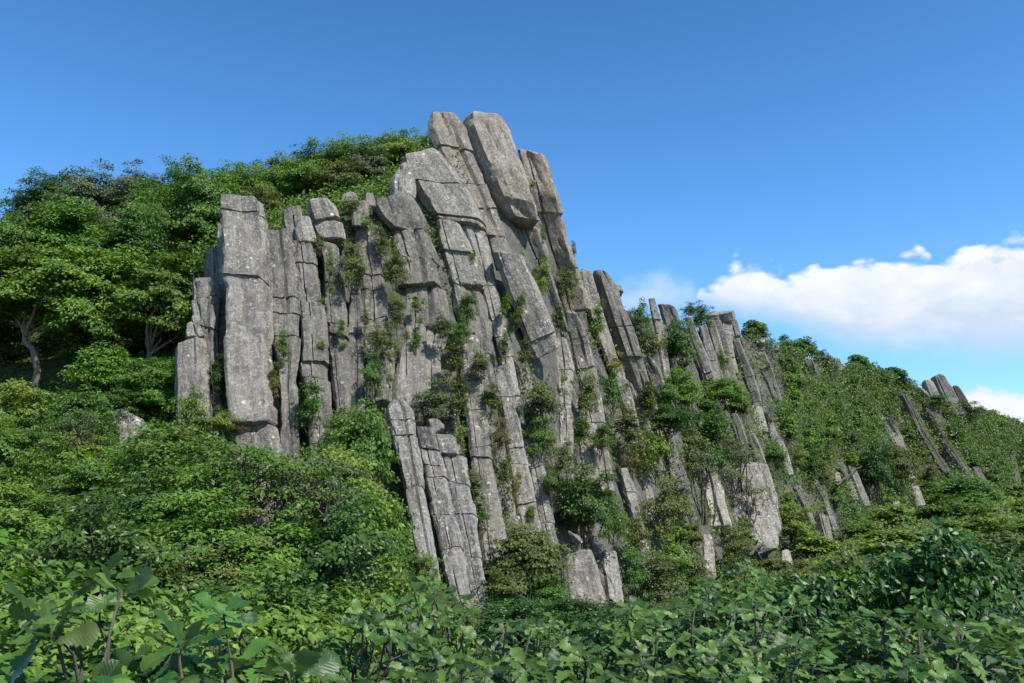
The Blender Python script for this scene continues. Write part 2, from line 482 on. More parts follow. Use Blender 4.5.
C_([(318,238,338,246),(326,262,342,268),(327,293,348,293),(328,330,349,336),(330,370,349,370),(336,415,350,415)], 'mossy-topped column right of the one with the black crack', dy=.05, joints=(.25,.55))
C_([(350,288,358,284),(350,310,366,312),(349,350,364,350),(347,410,363,410)], 'slim lichen-spotted column behind the shrub, second right of the black crack', dy=.2, joints=(.5,))
B_([(342,195,355,193),(341,200,357,200)], 'flat grey boulder half sunk in the scrub above the west columns', dy=.9)
B_([(366,195,373,193),(365,205,376,206)], 'small dark pointed boulder left of the top tower block', dy=.4)
C_([(350,204,366,201),(351,212,368,213),(352,224,368,224)], 'rounded knob of rock perched on the spindle-shaped column', dy=.1, rnd_top=.2, cat='rock block')
C_([(357,229,379,226),(356,250,385,250),(366,268,387,268),(366,279,390,279),(367,305,393,307),(366,340,392,335),(366,400,388,400)], 'spindle-shaped column between two dark shrubs left of the tower', dy=.1, joints=(.28,.55))

# --- the tower
C_([(399,164,411,161),(389,171,414,178),(388,180,415,184),(389,195,414,194)], 'square shoulder block at the upper left corner of the tower', dy=0, fl=.2, rnd_top=.05, cat='rock block')
C_([(376,199,411,194),(374,205,416,202),(381,216,423,214),(390,225,427,226)], 'broad smooth block above a dark horizontal ledge on the left of the tower', plain=True, dy=-.25, fl=.1, rnd_top=.06, cat='rock block', depth=.7)
C_([(391,228,429,228),(396,246,440,250),(408,262,446,268),(408,290,450,290),(400,318,451,319)], 'wide tower panel below the dark ledge with a small triangular hole', dy=-.1, fl=.08, joints=(.33,.62), rnd_top=.03, depth=.7)
C_([(404,322,426,322),(404,345,428,346),(400,400,427,400)], 'broken rock wedge under the wide tower panel', dy=.35)
C_([(426,321,450,321),(422,350,440,352),(424,400,440,398)], 'tapering rock piece under the right end of the wide tower panel', dy=.3)
C_([(403,343,410,342),(398,362,420,362),(394,388,424,388),(392,420,424,420)], 'pointed gable-shaped column above the green bank', dy=-.25, rnd_top=.02)
C_([(402,155,438,143),(402,163,456,163),(412,182,470,184),(424,203,478,205),(434,215,484,221)], 'large slanting slab forming the left front of the tower', plain=True, dy=-.15, fl=.1, rnd_top=.05, depth=.6, joints=(.45,.97))
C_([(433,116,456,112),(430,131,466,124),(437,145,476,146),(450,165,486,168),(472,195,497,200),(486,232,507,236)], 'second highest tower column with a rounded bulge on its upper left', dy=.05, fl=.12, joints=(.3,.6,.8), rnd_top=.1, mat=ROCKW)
C_([(489,239,505,235),(491,250,510,245),(497,268,510,256)], 'shattered block wedged under the second highest tower column', dy=.2)
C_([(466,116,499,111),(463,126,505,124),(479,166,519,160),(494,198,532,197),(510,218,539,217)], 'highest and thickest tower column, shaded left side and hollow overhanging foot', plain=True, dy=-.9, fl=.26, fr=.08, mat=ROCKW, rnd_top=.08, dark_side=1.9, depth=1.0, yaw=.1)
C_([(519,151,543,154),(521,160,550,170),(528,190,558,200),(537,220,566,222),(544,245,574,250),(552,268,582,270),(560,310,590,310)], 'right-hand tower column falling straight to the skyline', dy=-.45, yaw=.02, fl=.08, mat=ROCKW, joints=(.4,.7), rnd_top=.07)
C_([(512,226,538,230),(519,246,544,246),(530,262,550,262),(545,290,558,290),(557,330,568,330)], 'thin rib below the hollow foot of the highest tower column', dy=.35, joints=(.3,))
C_([(496,256,520,250),(508,290,536,282),(521,323,550,314),(534,356,561,346)], 'long slab leaning across the middle with an undercut square foot', plain=True, dy=-1.35, fl=.12, joints=(.86,), rnd_top=.06, depth=.7, yaw=.1)
C_([(436,219,456,219),(440,240,468,238),(444,262,477,262),(448,281,484,284)], 'slab with a jagged diagonal crack in the middle of the tower', dy=-.15, rnd_top=.03, joints=(.5,), depth=.6)
C_([(462,219,483,222),(470,235,491,240),(478,262,496,262),(484,285,501,285),(492,312,506,312),(502,340,513,338),(507,368,518,365),(510,420,525,420)], 'long narrow column right of the jagged crack slab', dy=.05, joints=(.35,.62))
C_([(451,287,484,287),(455,300,490,300),(463,320,494,320),(470,345,496,350),(476,390,500,390)], 'column below the jagged crack slab, half hidden by a dark bush', dy=.1, rnd_top=.03)
C_([(462,336,478,335),(458,370,475,370),(459,400,481,398),(463,430,483,425),(467,470,489,470),(472,500,497,500),(478,530,505,528),(482,570,509,570)], 'long central column running from the dark bush down to the olive bush', dy=-.25, joints=(.36,), yaw=.1)
C_([(493,366,508,364),(497,385,514,385),(503,410,519,410),(507,440,523,438),(511,470,529,470),(517,500,536,500),(523,540,543,540)], 'pale-headed column right of the long central column', dy=-.2, joints=(.2,.5))
C_([(523,440,536,437),(525,455,540,452),(531,480,546,480),(538,512,552,508),(543,545,558,545)], 'short flat-topped column leaning on the right of the pale-headed column', dy=-.1)
C_([(493,440,504,440),(498,480,509,480),(504,520,517,518),(509,550,522,550)], 'thin pale rib in the crevice between the long central and pale-headed columns', dy=.35)
# --- front cluster
C_([(390,401,403,399),(388,410,415,409),(391,430,415,430),(396,460,419,460),(406,495,424,495),(415,540,434,545),(421,580,441,580)], 'white-spotted hollow-topped column of the front cluster beside the green bank', dy=-1.2, mat=ROCKL, joints=(.12,), rnd_top=.04)
C_([(419,450,438,448),(421,462,441,462),(428,495,448,495),(436,540,459,542),(446,580,466,582),(455,615,475,615)], 'middle column of the front cluster with a black crack on its left', dy=-1.4, mat=ROCKL, joints=(.1,.42,.62), rnd_top=.03)
C_([(415,426,432,425),(417,436,434,436),(419,447,437,446)], 'cube-like block sitting on the middle column of the front cluster', dy=-1.45, mat=ROCKL, rnd_top=.04, cat='rock block', rough=.7)
C_([(427,419,439,419),(428,423,443,423),(432,433,443,427)], 'small tilted wedge block between the two cube-like blocks', dy=-1.0, rnd_top=.04, cat='rock block', rough=.7)
C_([(435,435,454,434),(437,443,456,443),(439,454,457,451)], 'cube-like block sitting on the right column of the front cluster', dy=-1.55, mat=ROCKL, rnd_top=.04, cat='rock block', rough=.7)
C_([(440,456,463,453),(446,480,468,480),(452,510,473,510),(460,540,477,540),(465,570,482,568),(472,602,489,600),(478,630,496,630)], 'long right column of the front cluster, white at its foot', dy=-1.5, mat=ROCKL, joints=(.17,.62), rnd_top=.03)
# --- low rocks in the middle
B_([(570,536,573,534),(571,542,583,544)], 'thin pointed slab behind the pair of low blocks', dy=-1.9)
C_([(562,554,590,548),(562,565,597,562),(565,590,606,588),(566,612,610,612)], 'left block of the low pair with white lichen among the bushes', dy=-2.4, rnd_top=.06, cat='rock block', mat=ROCKP)
C_([(602,552,616,549),(603,562,619,562),(607,590,623,588),(608,612,626,612)], 'right block of the low pair with white lichen among the bushes', dy=-2.4, rnd_top=.06, cat='rock block', mat=ROCKP)
# --- middle right columns
C_([(565,312,577,311),(569,330,586,328),(577,352,598,352),(582,370,603,368),(589,395,607,394),(597,420,611,420),(599,445,614,445),(601,490,616,490)], 'long knobbly column with a rounded head right of the leaning slab', dy=-.35, joints=(.14,.3), rnd_top=.2)
C_([(555,338,566,338),(555,358,575,358),(560,380,576,380),(560,410,572,410),(557,440,571,440),(560,485,574,485)], 'broken column beside the undercut foot of the leaning slab', dy=.1, joints=(.2,.5))
C_([(582,271,591,271),(583,290,595,288),(588,315,602,315),(597,335,611,335),(606,352,618,352),(613,368,625,366),(621,385,634,385),(630,410,641,408),(635,440,646,438),(641,465,650,465),(647,490,656,488),(652,525,661,525)], 'very long lichen-dotted column just left of the dark-sided leaning column', dy=.1, joints=(.1,.4,.6))
C_([(597,272,608,272),(594,281,616,285),(602,310,626,310),(613,345,638,345),(625,375,646,375),(634,398,653,398),(641,414,656,409)], 'dark-sided tall leaning column ending in a square overhang above the trees', dy=-1.0, fl=.38, fr=.06, joints=(.05,), dark_side=1.8, yaw=.1, rnd_top=.08)
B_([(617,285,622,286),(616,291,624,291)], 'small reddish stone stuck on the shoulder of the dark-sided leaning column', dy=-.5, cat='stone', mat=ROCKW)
C_([(641,358,653,357),(648,375,661,372),(655,395,668,390),(661,412,677,412)], 'grey slab right of the overhanging foot of the dark-sided column', dy=-.2)
C_([(620,468,628,468),(626,490,637,490),(634,515,642,515),(642,560,654,560),(648,585,660,585)], 'lower rib emerging right of the big round bush', dy=-.5)
C_([(640,330,645,330),(643,345,652,345),(648,365,655,365)], 'rock piece among the trees right of the dark-sided column', dy=.2)
C_([(649,299,655,298),(652,310,660,312),(658,330,667,330),(661,350,669,350),(664,380,671,380)], 'thin skyline column behind the trees, left of the blunt skyline column', dy=.3)
C_([(659,305,674,304),(663,318,680,320),(668,335,685,338),(673,360,691,360)], 'blunt skyline column rising from the trees', dy=.2, rnd_top=.1)
C_([(685,318,691,317),(690,333,698,331),(696,350,704,346),(701,365,711,362),(705,379,715,377)], 'slender stick-like skyline column leaning left of the capped cluster', dy=-.8, fl=.2)
C_([(699,326,707,326),(703,340,712,338),(706,355,718,355),(711,380,722,380)], 'shorter pair column tucked right of the slender stick-like one', dy=-.3, joints=(.45,))
# --- capped cluster
C_([(705,314,735,312),(708,317,736,317),(711,321,736,320)], 'thin flat cap slab on top of the skyline cluster', dy=-.2, cat='rock block', rnd_top=.03, depth=.7)
C_([(706,321,714,320),(712,335,721,335),(718,355,727,355),(724,390,733,390)], 'left flank column under the cap slab of the skyline cluster', dy=.1)
C_([(714,321,721,320),(719,335,726,333),(724,352,731,350),(729,385,738,385)], 'slender rib second from the left under the cap slab', dy=-.2, joints=(.5,))
C_([(721,321,732,321),(723,333,734,333),(727,346,733,347),(732,372,738,372)], 'bulging front rib under the cap slab with a broken waist', dy=-.5, joints=(.27,.4))
C_([(730,320,737,320),(733,327,739,327),(735,335,741,335)], 'right flank column under the cap slab of the skyline cluster', dy=.1)
C_([(733,341,739,339),(738,355,746,355),(744,375,754,373),(752,402,761,400)], 'tall column stepping down on the right of the capped cluster', dy=-.4)
C_([(741,340,746,340),(745,355,752,353),(752,375,760,373),(758,396,765,394)], 'column next right again of the capped cluster, flat topped', dy=-.1)
C_([(754,356,766,352),(759,368,772,364),(766,380,777,377),(775,400,782,400)], 'detached double rib on the green slope right of the capped cluster', dy=-.2, joints=(.3,))
B_([(760,338,765,337),(759,342,765,342)], 'round boulder on the green slope just right of the capped cluster', dy=-.6)
B_([(775,345,778,344),(775,350,780,350)], 'pale pointed boulder in the scrub right of the capped cluster, near the ridge', dy=-.6, mat=ROCKP)
C_([(731,416,737,413),(736,428,743,426),(741,445,748,443)], 'small dark-edged column in the scrub below the capped cluster', dy=-.5)
C_([(762,412,767,412),(768,422,774,422),(772,438,779,437)], 'short pale rib in the scrub right below the capped cluster', dy=-.6)
C_([(750,405,763,407),(752,415,766,417),(756,430,769,430)], 'small squarish slab in the scrub below the capped cluster', dy=.1)
C_([(748,436,755,434),(753,452,762,450),(759,474,769,472)], 'short fractured rib above the broad pale crag', dy=-.5, mat=ROCK)
C_([(777,442,784,441),(782,455,789,453),(787,475,794,473)], 'pale upright column right of the short fractured rib', dy=-.9, mat=ROCKP)
# --- pale crag
rock('crag', [(712,472,770,466),(718,498,781,495),(728,528,784,527),(742,552,778,544)], 'broad pale crag, a wide cracked face with a dark undercut behind thin grey-green bushes', plain=True, cat='rock face', group=None, dy=-1.9, mat=ROCKC, depth=.45, rnd_top=.03, rough=1.1, yaw=.25, fl=.05, fr=.05)
C_([(700,478,720,474),(703,500,726,498),(710,525,734,525)], 'pale cracked slab left of the broad pale crag', dy=-.6, mat=ROCKP, rough=1.5)
C_([(702,535,711,533),(704,552,715,552),(706,580,717,580)], 'narrow pale pillar beside the dark hole below the pale crag', dy=-1.6, mat=ROCKP)
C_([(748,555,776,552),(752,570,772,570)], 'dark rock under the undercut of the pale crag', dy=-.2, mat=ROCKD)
B_([(704,588,722,586),(703,596,726,598),(704,606,728,606)], 'squared boulder in the bushes below the pale crag', dy=-3.0, rnd_top=.06, mat=ROCKP)
# --- right slope ribs
C_([(783,490,788,488),(789,508,796,507),(792,525,800,524)], 'thin fractured rib left of the dark-sided grey block', dy=-1.0)
C_([(795,488,801,486),(803,505,809,504),(811,526,816,524)], 'slanting pale rib directly left of the dark-sided grey block', dy=-1.3, mat=ROCKP)
C_([(814,514,829,516),(817,526,832,528),(824,547,835,546)], 'grey block with a dark left side standing out of the low greenery', dy=-2.5, fl=.36, dark_side=1.8, rnd_top=.05, cat='rock block')
C_([(815,484,819,483),(823,500,828,500),(834,532,840,531)], 'long thin light rib behind the dark-sided grey block', dy=-.6, mat=ROCKP)
C_([(838,464,844,463),(846,480,852,479),(853,500,860,499)], 'left one of two parallel pale ribs crossed by a dead branch', dy=-1.0, mat=ROCKP)
C_([(849,469,856,467),(855,485,863,484),(863,506,872,505)], 'right one of two parallel pale ribs crossed by a dead branch', dy=-1.3, fl=.2, mat=ROCKP)
B_([(834,474,840,472),(834,481,842,481)], 'small pale block left of the two parallel ribs', dy=-1.2, mat=ROCKP)
C_([(805,361,812,359),(807,367,816,367),(812,375,818,374)], 'tiny rock stack with a flat lid high on the wooded slope', dy=-2, joints=(.4,))
C_([(834,361,840,357),(838,371,845,369)], 'pale triangular outcrop near the ridge right of the tiny stack', dy=-2, mat=ROCKP)
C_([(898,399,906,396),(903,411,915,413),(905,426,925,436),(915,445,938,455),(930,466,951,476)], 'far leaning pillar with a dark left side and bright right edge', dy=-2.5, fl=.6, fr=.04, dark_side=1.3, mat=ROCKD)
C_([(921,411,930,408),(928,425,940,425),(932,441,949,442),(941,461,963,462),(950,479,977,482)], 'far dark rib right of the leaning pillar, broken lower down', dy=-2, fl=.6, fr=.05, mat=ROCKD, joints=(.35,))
C_([(913,389,921,388),(919,396,931,397),(928,412,940,412)], 'sloping light slab above the far leaning pillar', dy=-2, mat=ROCKP)
C_([(880,420,891,418),(887,435,903,432),(897,452,909,450)], 'whitish slab left of the far leaning pillar', dy=-2, mat=ROCKP)
C_([(900,456,905,454),(907,468,913,466),(914,482,922,483),(918,508,928,508)], 'thin bright rib running down below the whitish slab', dy=-2.4, mat=ROCKP)
B_([(893,502,899,500),(893,511,901,511)], 'small pinkish rock at the foot of the far slope', dy=-3, mat=ROCKP)
C_([(933,379,945,374),(935,386,954,386),(941,400,960,399),(945,415,970,414)], 'largest of the summit rocks on the right skyline', dy=-1.5, fl=.22)
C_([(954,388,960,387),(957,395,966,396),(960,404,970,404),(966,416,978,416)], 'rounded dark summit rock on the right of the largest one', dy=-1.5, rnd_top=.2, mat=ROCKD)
C_([(925,381,933,380),(926,386,937,387),(929,394,940,394),(934,404,946,404)], 'low summit rock on the left of the largest one', dy=-1.5)
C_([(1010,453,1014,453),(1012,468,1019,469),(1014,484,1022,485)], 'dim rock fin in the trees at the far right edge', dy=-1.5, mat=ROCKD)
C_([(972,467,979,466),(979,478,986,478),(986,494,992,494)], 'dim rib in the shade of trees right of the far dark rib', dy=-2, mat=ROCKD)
# --- ribs deeper in the gaps
C_([(437,385,450,384),(445,430,458,430),(452,475,463,475)], 'recessed rib behind the olive strip left of the long central column', dy=.35, joints=(.4,))
C_([(370,345,392,340),(372,370,393,370),(372,402,394,402)], 'recessed rock face behind the gully bush left of the gable-shaped column', dy=.4, joints=(.3,))
C_([(513,368,526,366),(520,400,536,400),(530,440,546,440)], 'recessed rib behind the wide bush below the leaning slab', dy=.4, joints=(.6,))
C_([(572,400,588,400),(578,440,592,440),(584,485,600,485)], 'recessed rib between broken column and knobbly column', dy=.35)
C_([(655,420,668,418),(664,450,676,448),(673,490,685,488)], 'half hidden rib below the grey slab right of the square overhang', dy=.0)
C_([(541,440,559,438),(549,480,567,480),(558,530,576,530)], 'recessed rib behind the big round bush', dy=.5, joints=(.5,))
C_([(622,385,632,384),(640,430,652,430),(652,470,664,470)], 'recessed rib in the gully right of the very long lichen-dotted column', dy=.5)
# --- rocks on the left bank
B_([(107,411,126,409),(109,418,141,416),(112,432,145,432)], 'flat pale boulder lying on the left bank', dy=.9, mat=ROCKP, rnd_top=.1)
B_([(118,429,136,427),(117,438,140,438),(116,452,141,452)], 'rough pale boulder just below the flat one on the left bank', dy=.0, mat=ROCKP)
C_([(203,478,221,474),(202,495,226,495),(203,528,228,528)], 'pale rock glimpsed through branches on the left bank below the widest column', dy=-10.2, mat=ROCKP, rough=1.5)
C_([(248,468,276,470),(243,490,284,490),(238,528,290,528)], 'broad pale rock behind the bare dark branches of the bank', dy=-10.6, mat=ROCKP, rough=1.6)
B_([(232,520,258,512),(228,545,268,545)], 'low pale rock at the feet of the bare dark branches', dy=-11.6, mat=ROCKP)
B_([(308,588,313,587),(306,599,318,599)], 'small white stone showing between the bushes of the green bank', dy=-13.5, mat=ROCKP, cat='stone')
B_([(781,552,790,550),(781,561,793,561)], 'pale boulder in the low greenery below the pale crag', dy=-6, mat=ROCKP)
B_([(832,560,844,566),(834,570,850,574)], 'half buried slab in the low greenery right below the dark-sided block', dy=-8, mat=ROCKP, rnd_top=.08)
# ------------------------------------------------------------------ foliage
def frames(n, d):
    """orthonormal leaf frames from normals n and wanted directions d"""
    n = n / np.linalg.norm(n, axis=1, keepdims=True)
    d = d - n * (d * n).sum(1, keepdims=True)
    d = d / np.maximum(np.linalg.norm(d, axis=1, keepdims=True), 1e-6)
    return np.cross(d, n), d, n

def template(kind):
    if kind == 'diamond':
        v = [(0, 0, 0), (.30, .45, .07), (0, 1, -.06), (-.30, .45, .07)]
        return np.array(v), [(0, 1, 2, 3)], [(.5, 0), (1, .5), (.5, 1), (0, .5)]
    if kind == 'oval':
        v = [(0, 0, 0), (0, .5, -.03), (0, 1, -.16), (.22, .22, .06), (.27, .6, .07), (-.22, .22, .06), (-.27, .6, .07)]
        return np.array(v), [(0, 3, 4, 1), (1, 4, 2), (0, 1, 6, 5), (1, 2, 6)], None
    ys = [0, .06, .16, .24, .32, .40, .48, .56, .64, .72, .80, .88, .94, 1.0]
    ws = [.02, .04, .10, .07, .165, .12, .225, .175, .285, .225, .30, .20, .185, .02]
    v, f, uv = [], [], []
    for y, w in zip(ys, ws):
        z = -.22 * y * y + .04 * math.sin(y * 9)
        v += [(-w, y + .02, z + w * .32 - w * w * .5), (0, y, z), (w, y + .02, z + w * .32 - w * w * .5)]
        uv += [(.5 - w, y), (.5, y), (.5 + w, y)]
    for i in range(len(ys) - 1):
        a = i * 3
        f += [(a, a + 1, a + 4, a + 3), (a + 1, a + 2, a + 5, a + 4)]
    return np.array(v), f, uv
TEMPL = {k: template(k) for k in ('diamond', 'oval', 'oak')}

def leaf_geometry(c, n, d, size, kind):
    tv, tf, tuv = TEMPL[kind]
    x, y, z = frames(n, d)
    s = size[:, None, None]
    V = c[:, None, :] + s * (tv[None, :, 0:1] * x[:, None, :] + tv[None, :, 1:2] * y[:, None, :] + tv[None, :, 2:3] * z[:, None, :])
    k = len(tv)
    faces = []
    for i in range(len(c)):
        o = i * k
        for q in tf: faces.append(tuple(a + o for a in q))
    uvs = None
    if tuv is not None:
        per = np.array([tuv[a] for q in tf for a in q])
        uvs = np.tile(per, (len(c), 1))
    return V.reshape(-1, 3), faces, uvs

def tube(V, Fc, pts, rad, sides=5):
    base = len(V)
    for i, p in enumerate(pts):
        t = (pts[min(i + 1, len(pts) - 1)] - pts[max(i - 1, 0)])
        t.normalize()
        a = t.orthogonal().normalized(); b = t.cross(a)
        for k in range(sides):
            an = 2 * math.pi * k / sides
            V.append(tuple(p + (a * math.cos(an) + b * math.sin(an)) * rad[i]))
    for i in range(len(pts) - 1):
        for k in range(sides):
            k2 = (k + 1) % sides
            Fc.append((base + i * sides + k, base + i * sides + k2, base + (i + 1) * sides + k2, base + (i + 1) * sides + k))
    Fc.append(tuple(base + (len(pts) - 1) * sides + k for k in range(sides)))

def limb(V, Fc, a, b, r0, r1, g, bend=.12, n=5, sides=5):
    L = (b - a).length; pts = []
    o1 = Vector(g.normal(0, 1, 3)) * L * bend
    for i in range(n + 1):
        f = i / n
        pts.append(a.lerp(b, f) + o1 * math.sin(f * math.pi) + Vector(g.normal(0, 1, 3)) * L * .025 * (0 < i < n) + Vector((0, 0, L * .10 * math.sin(f * math.pi))))
    tube(V, Fc, pts, [r0 + (r1 - r0) * i / n for i in range(n + 1)], sides)

def plant_mesh(name, seed, h, w, nclus, nleaf, leaf, cr, flat=.45, low=.15, wood='stems', kind='diamond', inner=.3, up=.7, nst=9, rw=.018, one=False):
    g = np.random.default_rng(seed)
    d = g.normal(0, 1, (nclus, 3)); d /= np.linalg.norm(d, axis=1, keepdims=True)
    d[:, 2] = np.where(d[:, 2] < -.85, -d[:, 2], d[:, 2])
    lowr = np.where(d[:, 2] < 0, np.maximum(np.sqrt(np.maximum(1 - d[:, 2] ** 2, 0)), .25) ** -.65, 1.0)
    d[:, :2] *= lowr[:, None]
    mod = np.array([.74 + .70 * mnoise.noise(Vector(q) * 2.0 + Vector((seed * 3.1, 0, 0))) for q in d])
    r = (inner + (1 - inner) * g.random(nclus) ** .6) * mod
    zc = h * (low + (1 - low) * .5)
    C = np.stack([d[:, 0] * r * (w / 2 - cr * .4), d[:, 1] * r * (w / 2 - cr * .4), zc + d[:, 2] * r * (h * (1 - low) / 2 - cr * flat * .5)], 1)
    cs = cr * g.uniform(.65, 1.3, nclus)
    off = g.normal(0, 1, (nclus, nleaf, 3))
    off *= g.random((nclus, nleaf, 1)) ** .45 / np.maximum(np.linalg.norm(off, axis=2, keepdims=True), 1e-6)
    out = C - np.array([0, 0, zc]); out /= np.maximum(np.linalg.norm(out, axis=1, keepdims=True), 1e-6)
    P = C[:, None, :] + off * cs[:, None, None] * np.array([1, 1, flat])
    # sprays droop outwards
    P[:, :, 2] -= (np.linalg.norm(off[:, :, :2], axis=2) ** 2) * cs[:, None] * .28
    N = np.array([.13, -.24, up]) + out[:, None, :] * .6 + g.normal(0, .42, (nclus, nleaf, 3))
    D = off * np.array([1, 1, .3]) + g.normal(0, .45, (nclus, nleaf, 3)) + out[:, None, :] * .3
    P = P.reshape(-1, 3); keep = P[:, 2] > .02
    N = N.reshape(-1, 3)[keep]; D = D.reshape(-1, 3)[keep]; P = P[keep]
    V, Fc, uv = leaf_geometry(P, N, D, leaf * g.uniform(.65, 1.3, len(P)), kind)
    WV, WF = [], []
    order = list(g.permutation(nclus))
    if wood == 'trunk':
        fork = Vector((g.normal(0, .25), g.normal(0, .25), h * max(.2, low * .9)))
        limb(WV, WF, Vector((0, 0, -.3)), fork, rw * 1.25, rw * .9, g, .08, 6, 7)
        for k in range(7):
            c = Vector(C[order[k]]); mid = fork.lerp(c, .62)
            limb(WV, WF, fork, mid, rw * .62, rw * .34, g, .12, 5, 6)
            for j in range(4):
                e = Vector(C[order[(7 + k * 4 + j) % nclus]])
                if (e - mid).length < w * .42: limb(WV, WF, mid, e, rw * .3, rw * .07, g, .12, 4, 4)
            limb(WV, WF, mid, c, rw * .3, rw * .08, g, .1, 4, 4)
    elif wood == 'stems':
        for k in range(nst):
            c = Vector(C[order[k % nclus]])
            b = Vector((g.normal(0, w * .05), g.normal(0, w * .05), -.12))
            mid = b.lerp(c, .55) + Vector((0, 0, h * .06))
            limb(WV, WF, b, mid, rw, rw * .6, g, .1, 4, 5)
            limb(WV, WF, mid, c, rw * .6, rw * .2, g, .1, 4, 4)
            for j in range(2):
                e = Vector(C[order[(nst + k * 2 + j) % nclus]])
                if (e - mid).length < w * .5: limb(WV, WF, mid, e, rw * .45, rw * .15, g, .12, 3, 4)
    V = [tuple(v) for v in V]
    if one:
        n = len(V); nf = len(Fc)
        me = mesh_from(name, V + WV, Fc + [tuple(a + n for a in q) for q in WF], [LF['mid'], BARKD], fmat=[0] * nf + [1] * len(WF))
        return me, None
    fo = mesh_from(name, V, Fc, [LF['mid']], uvs=uv)
    wo = mesh_from(name + '_wood', WV, WF, [BARK if wood == 'trunk' else BARKD], 180) if WV else None
    return fo, wo

def oak_mesh(seed, h=1.5, w=1.5, nwh=120, l0=.06, l1=.12):
    g = np.random.default_rng(seed)
    WV, WF = [], []; P, N, D, SZ = [], [], [], []
    tips = []
    for k in range(nwh):
        a = g.uniform(0, 2 * math.pi); rr = (w / 2) * math.sqrt(g.random())
        top = h * (1 - .38 * (rr / (w / 2)) ** 2)
        z = top * (1 - .68 * g.random() ** 1.4)
        tips.append(Vector((rr * math.cos(a), rr * math.sin(a), z)))
    mains = [Vector((g.normal(0, .18), g.normal(0, .18), h * g.uniform(.35, .6))) for _ in range(6)]
    for m in mains: limb(WV, WF, Vector((m.x * .3, m.y * .3, -.1)), m, .016, .011, g, .08, 4, 6)
    for tp in tips:
        m = min(mains, key=lambda q: (q - tp).length)
        limb(WV, WF, m, tp, .008, .004, g, .08, 4, 5)
        ax = (tp - m).normalized() * .5 + Vector((0, 0, .7)); ax.normalize()
        a0 = g.uniform(0, 6.28); nl = int(g.integers(6, 10))
        for j in range(nl):
            an = a0 + j * 2.4
            p1 = ax.orthogonal().normalized(); p2 = ax.cross(p1)
            rad = p1 * math.cos(an) + p2 * math.sin(an)
            el = g.uniform(-.1, .75)
            dd = rad * math.cos(el) + ax * math.sin(el)
            nn = ax * math.cos(el) - rad * math.sin(el)
            P.append(tuple(tp - ax * (.035 * (j / nl)) + rad * .012)); D.append(tuple(dd))
            N.append(tuple(nn * .95 + Vector((.18, -.30, .30)) + Vector(g.normal(0, .46, 3)))); SZ.append(g.uniform(l0, l1))
    V, Fc, uv = leaf_geometry(np.array(P), np.array(N), np.array(D), np.array(SZ), 'oak')
    return mesh_from('oak_foliage', [tuple(v) for v in V], Fc, [LF['oak']], 180, uv), mesh_from('oak_stems', WV, WF, [BARKD], 180)

PROTO = {}
def proto(key, n, **k):
    PROTO[key] = [(plant_mesh(key, 100 * len(PROTO) + i, **k), k['h'], k['w']) for i in range(n)]
proto('tree', 4, h=5.5, w=5.6, nclus=230, nleaf=100, leaf=.135, cr=.56, flat=.24, low=.10, wood='trunk', rw=.11)
proto('trunky', 2, h=5.5, w=5.0, nclus=170, nleaf=100, leaf=.135, cr=.54, flat=.24, low=.42, wood='trunk', rw=.10)
proto('big', 3, h=2.4, w=3.0, nclus=110, nleaf=84, leaf=.098, cr=.34, flat=.30, low=.0, nst=10, rw=.03)
proto('medium', 4, h=1.3, w=1.4, nclus=52, nleaf=64, leaf=.062, cr=.19, flat=.5, low=-.12, nst=7, rw=.014)
proto('small', 3, h=.6, w=.6, nclus=26, nleaf=34, leaf=.05, cr=.10, flat=.6, low=-.15, nst=4, rw=.008)
proto('tall', 3, h=1.8, w=.62, nclus=54, nleaf=36, leaf=.058, cr=.12, flat=.7, low=-.06, nst=5, rw=.01)
proto('bank', 5, h=1.4, w=2.0, nclus=95, nleaf=74, leaf=.058, cr=.20, flat=.32, low=.0, nst=10, rw=.014, kind='oval')
proto('gloss', 4, h=1.3, w=1.8, nclus=80, nleaf=44, leaf=.08, cr=.2, flat=.5, low=.05, nst=9, rw=.012, kind='oval')
proto('sparse', 3, h=2.2, w=2.4, nclus=40, nleaf=30, leaf=.075, cr=.2, flat=.55, low=.3, nst=8, rw=.028)
proto('umbrella', 3, h=1.9, w=2.6, nclus=58, nleaf=46, leaf=.055, cr=.19, flat=.4, low=.36, nst=12, rw=.024, kind='oval')
proto('far', 6, h=2.2, w=2.8, nclus=60, nleaf=52, leaf=.18, cr=.38, flat=.34, low=.05, nst=5, rw=.05, one=True)
PROTO['oakbig'] = [(oak_mesh(950 + i, 1.6, .95, 52, .085, .155), 1.6, .95) for i in range(3)]
PROTO['oak'] = [(oak_mesh(900 + i), 1.5, 1.5) for i in range(5)]

PARTS = {'tree': ('crown', 'trunk'), 'trunky': ('crown', 'trunk')}
count = {}
def plant(key, name, base, w, h, mat, label, cat, group=None, lean=(0, 0), rz=None):
    lst = PROTO[key]; i = count[key] = count.get(key, -1) + 1
    (fo, wo), ph, pw = lst[i % len(lst)]
    rz = rnd.uniform(-.75, .75) if rz is None else rz     # leaves turn to the sun, so plants are only turned a little
    M = Matrix.Translation(base) @ Matrix.Rotation(lean[0], 4, 'Y') @ Matrix.Rotation(lean[1], 4, 'X') @ Matrix.Rotation(rz, 4, 'Z') @ Matrix.Diagonal((w / pw, w / pw, h / ph, 1))
    if wo is None:
        o = link(name, fo); o.matrix_world = M
        o.material_slots[0].link = 'OBJECT'; o.material_slots[0].material = LF[mat]
        return tag(o, label, cat, group)
    root = link(name, None); root.matrix_world = M
    pn = PARTS.get(key, ('foliage', 'stems'))
    f = link(pn[0], fo, root)
    f.material_slots[0].link = 'OBJECT'; f.material_slots[0].material = LF[mat]
    link(pn[1], wo, root)
    return tag(root, label, cat, group)

def size_at(px, py, Y): return Y / F * (ray(px, py).length / F)

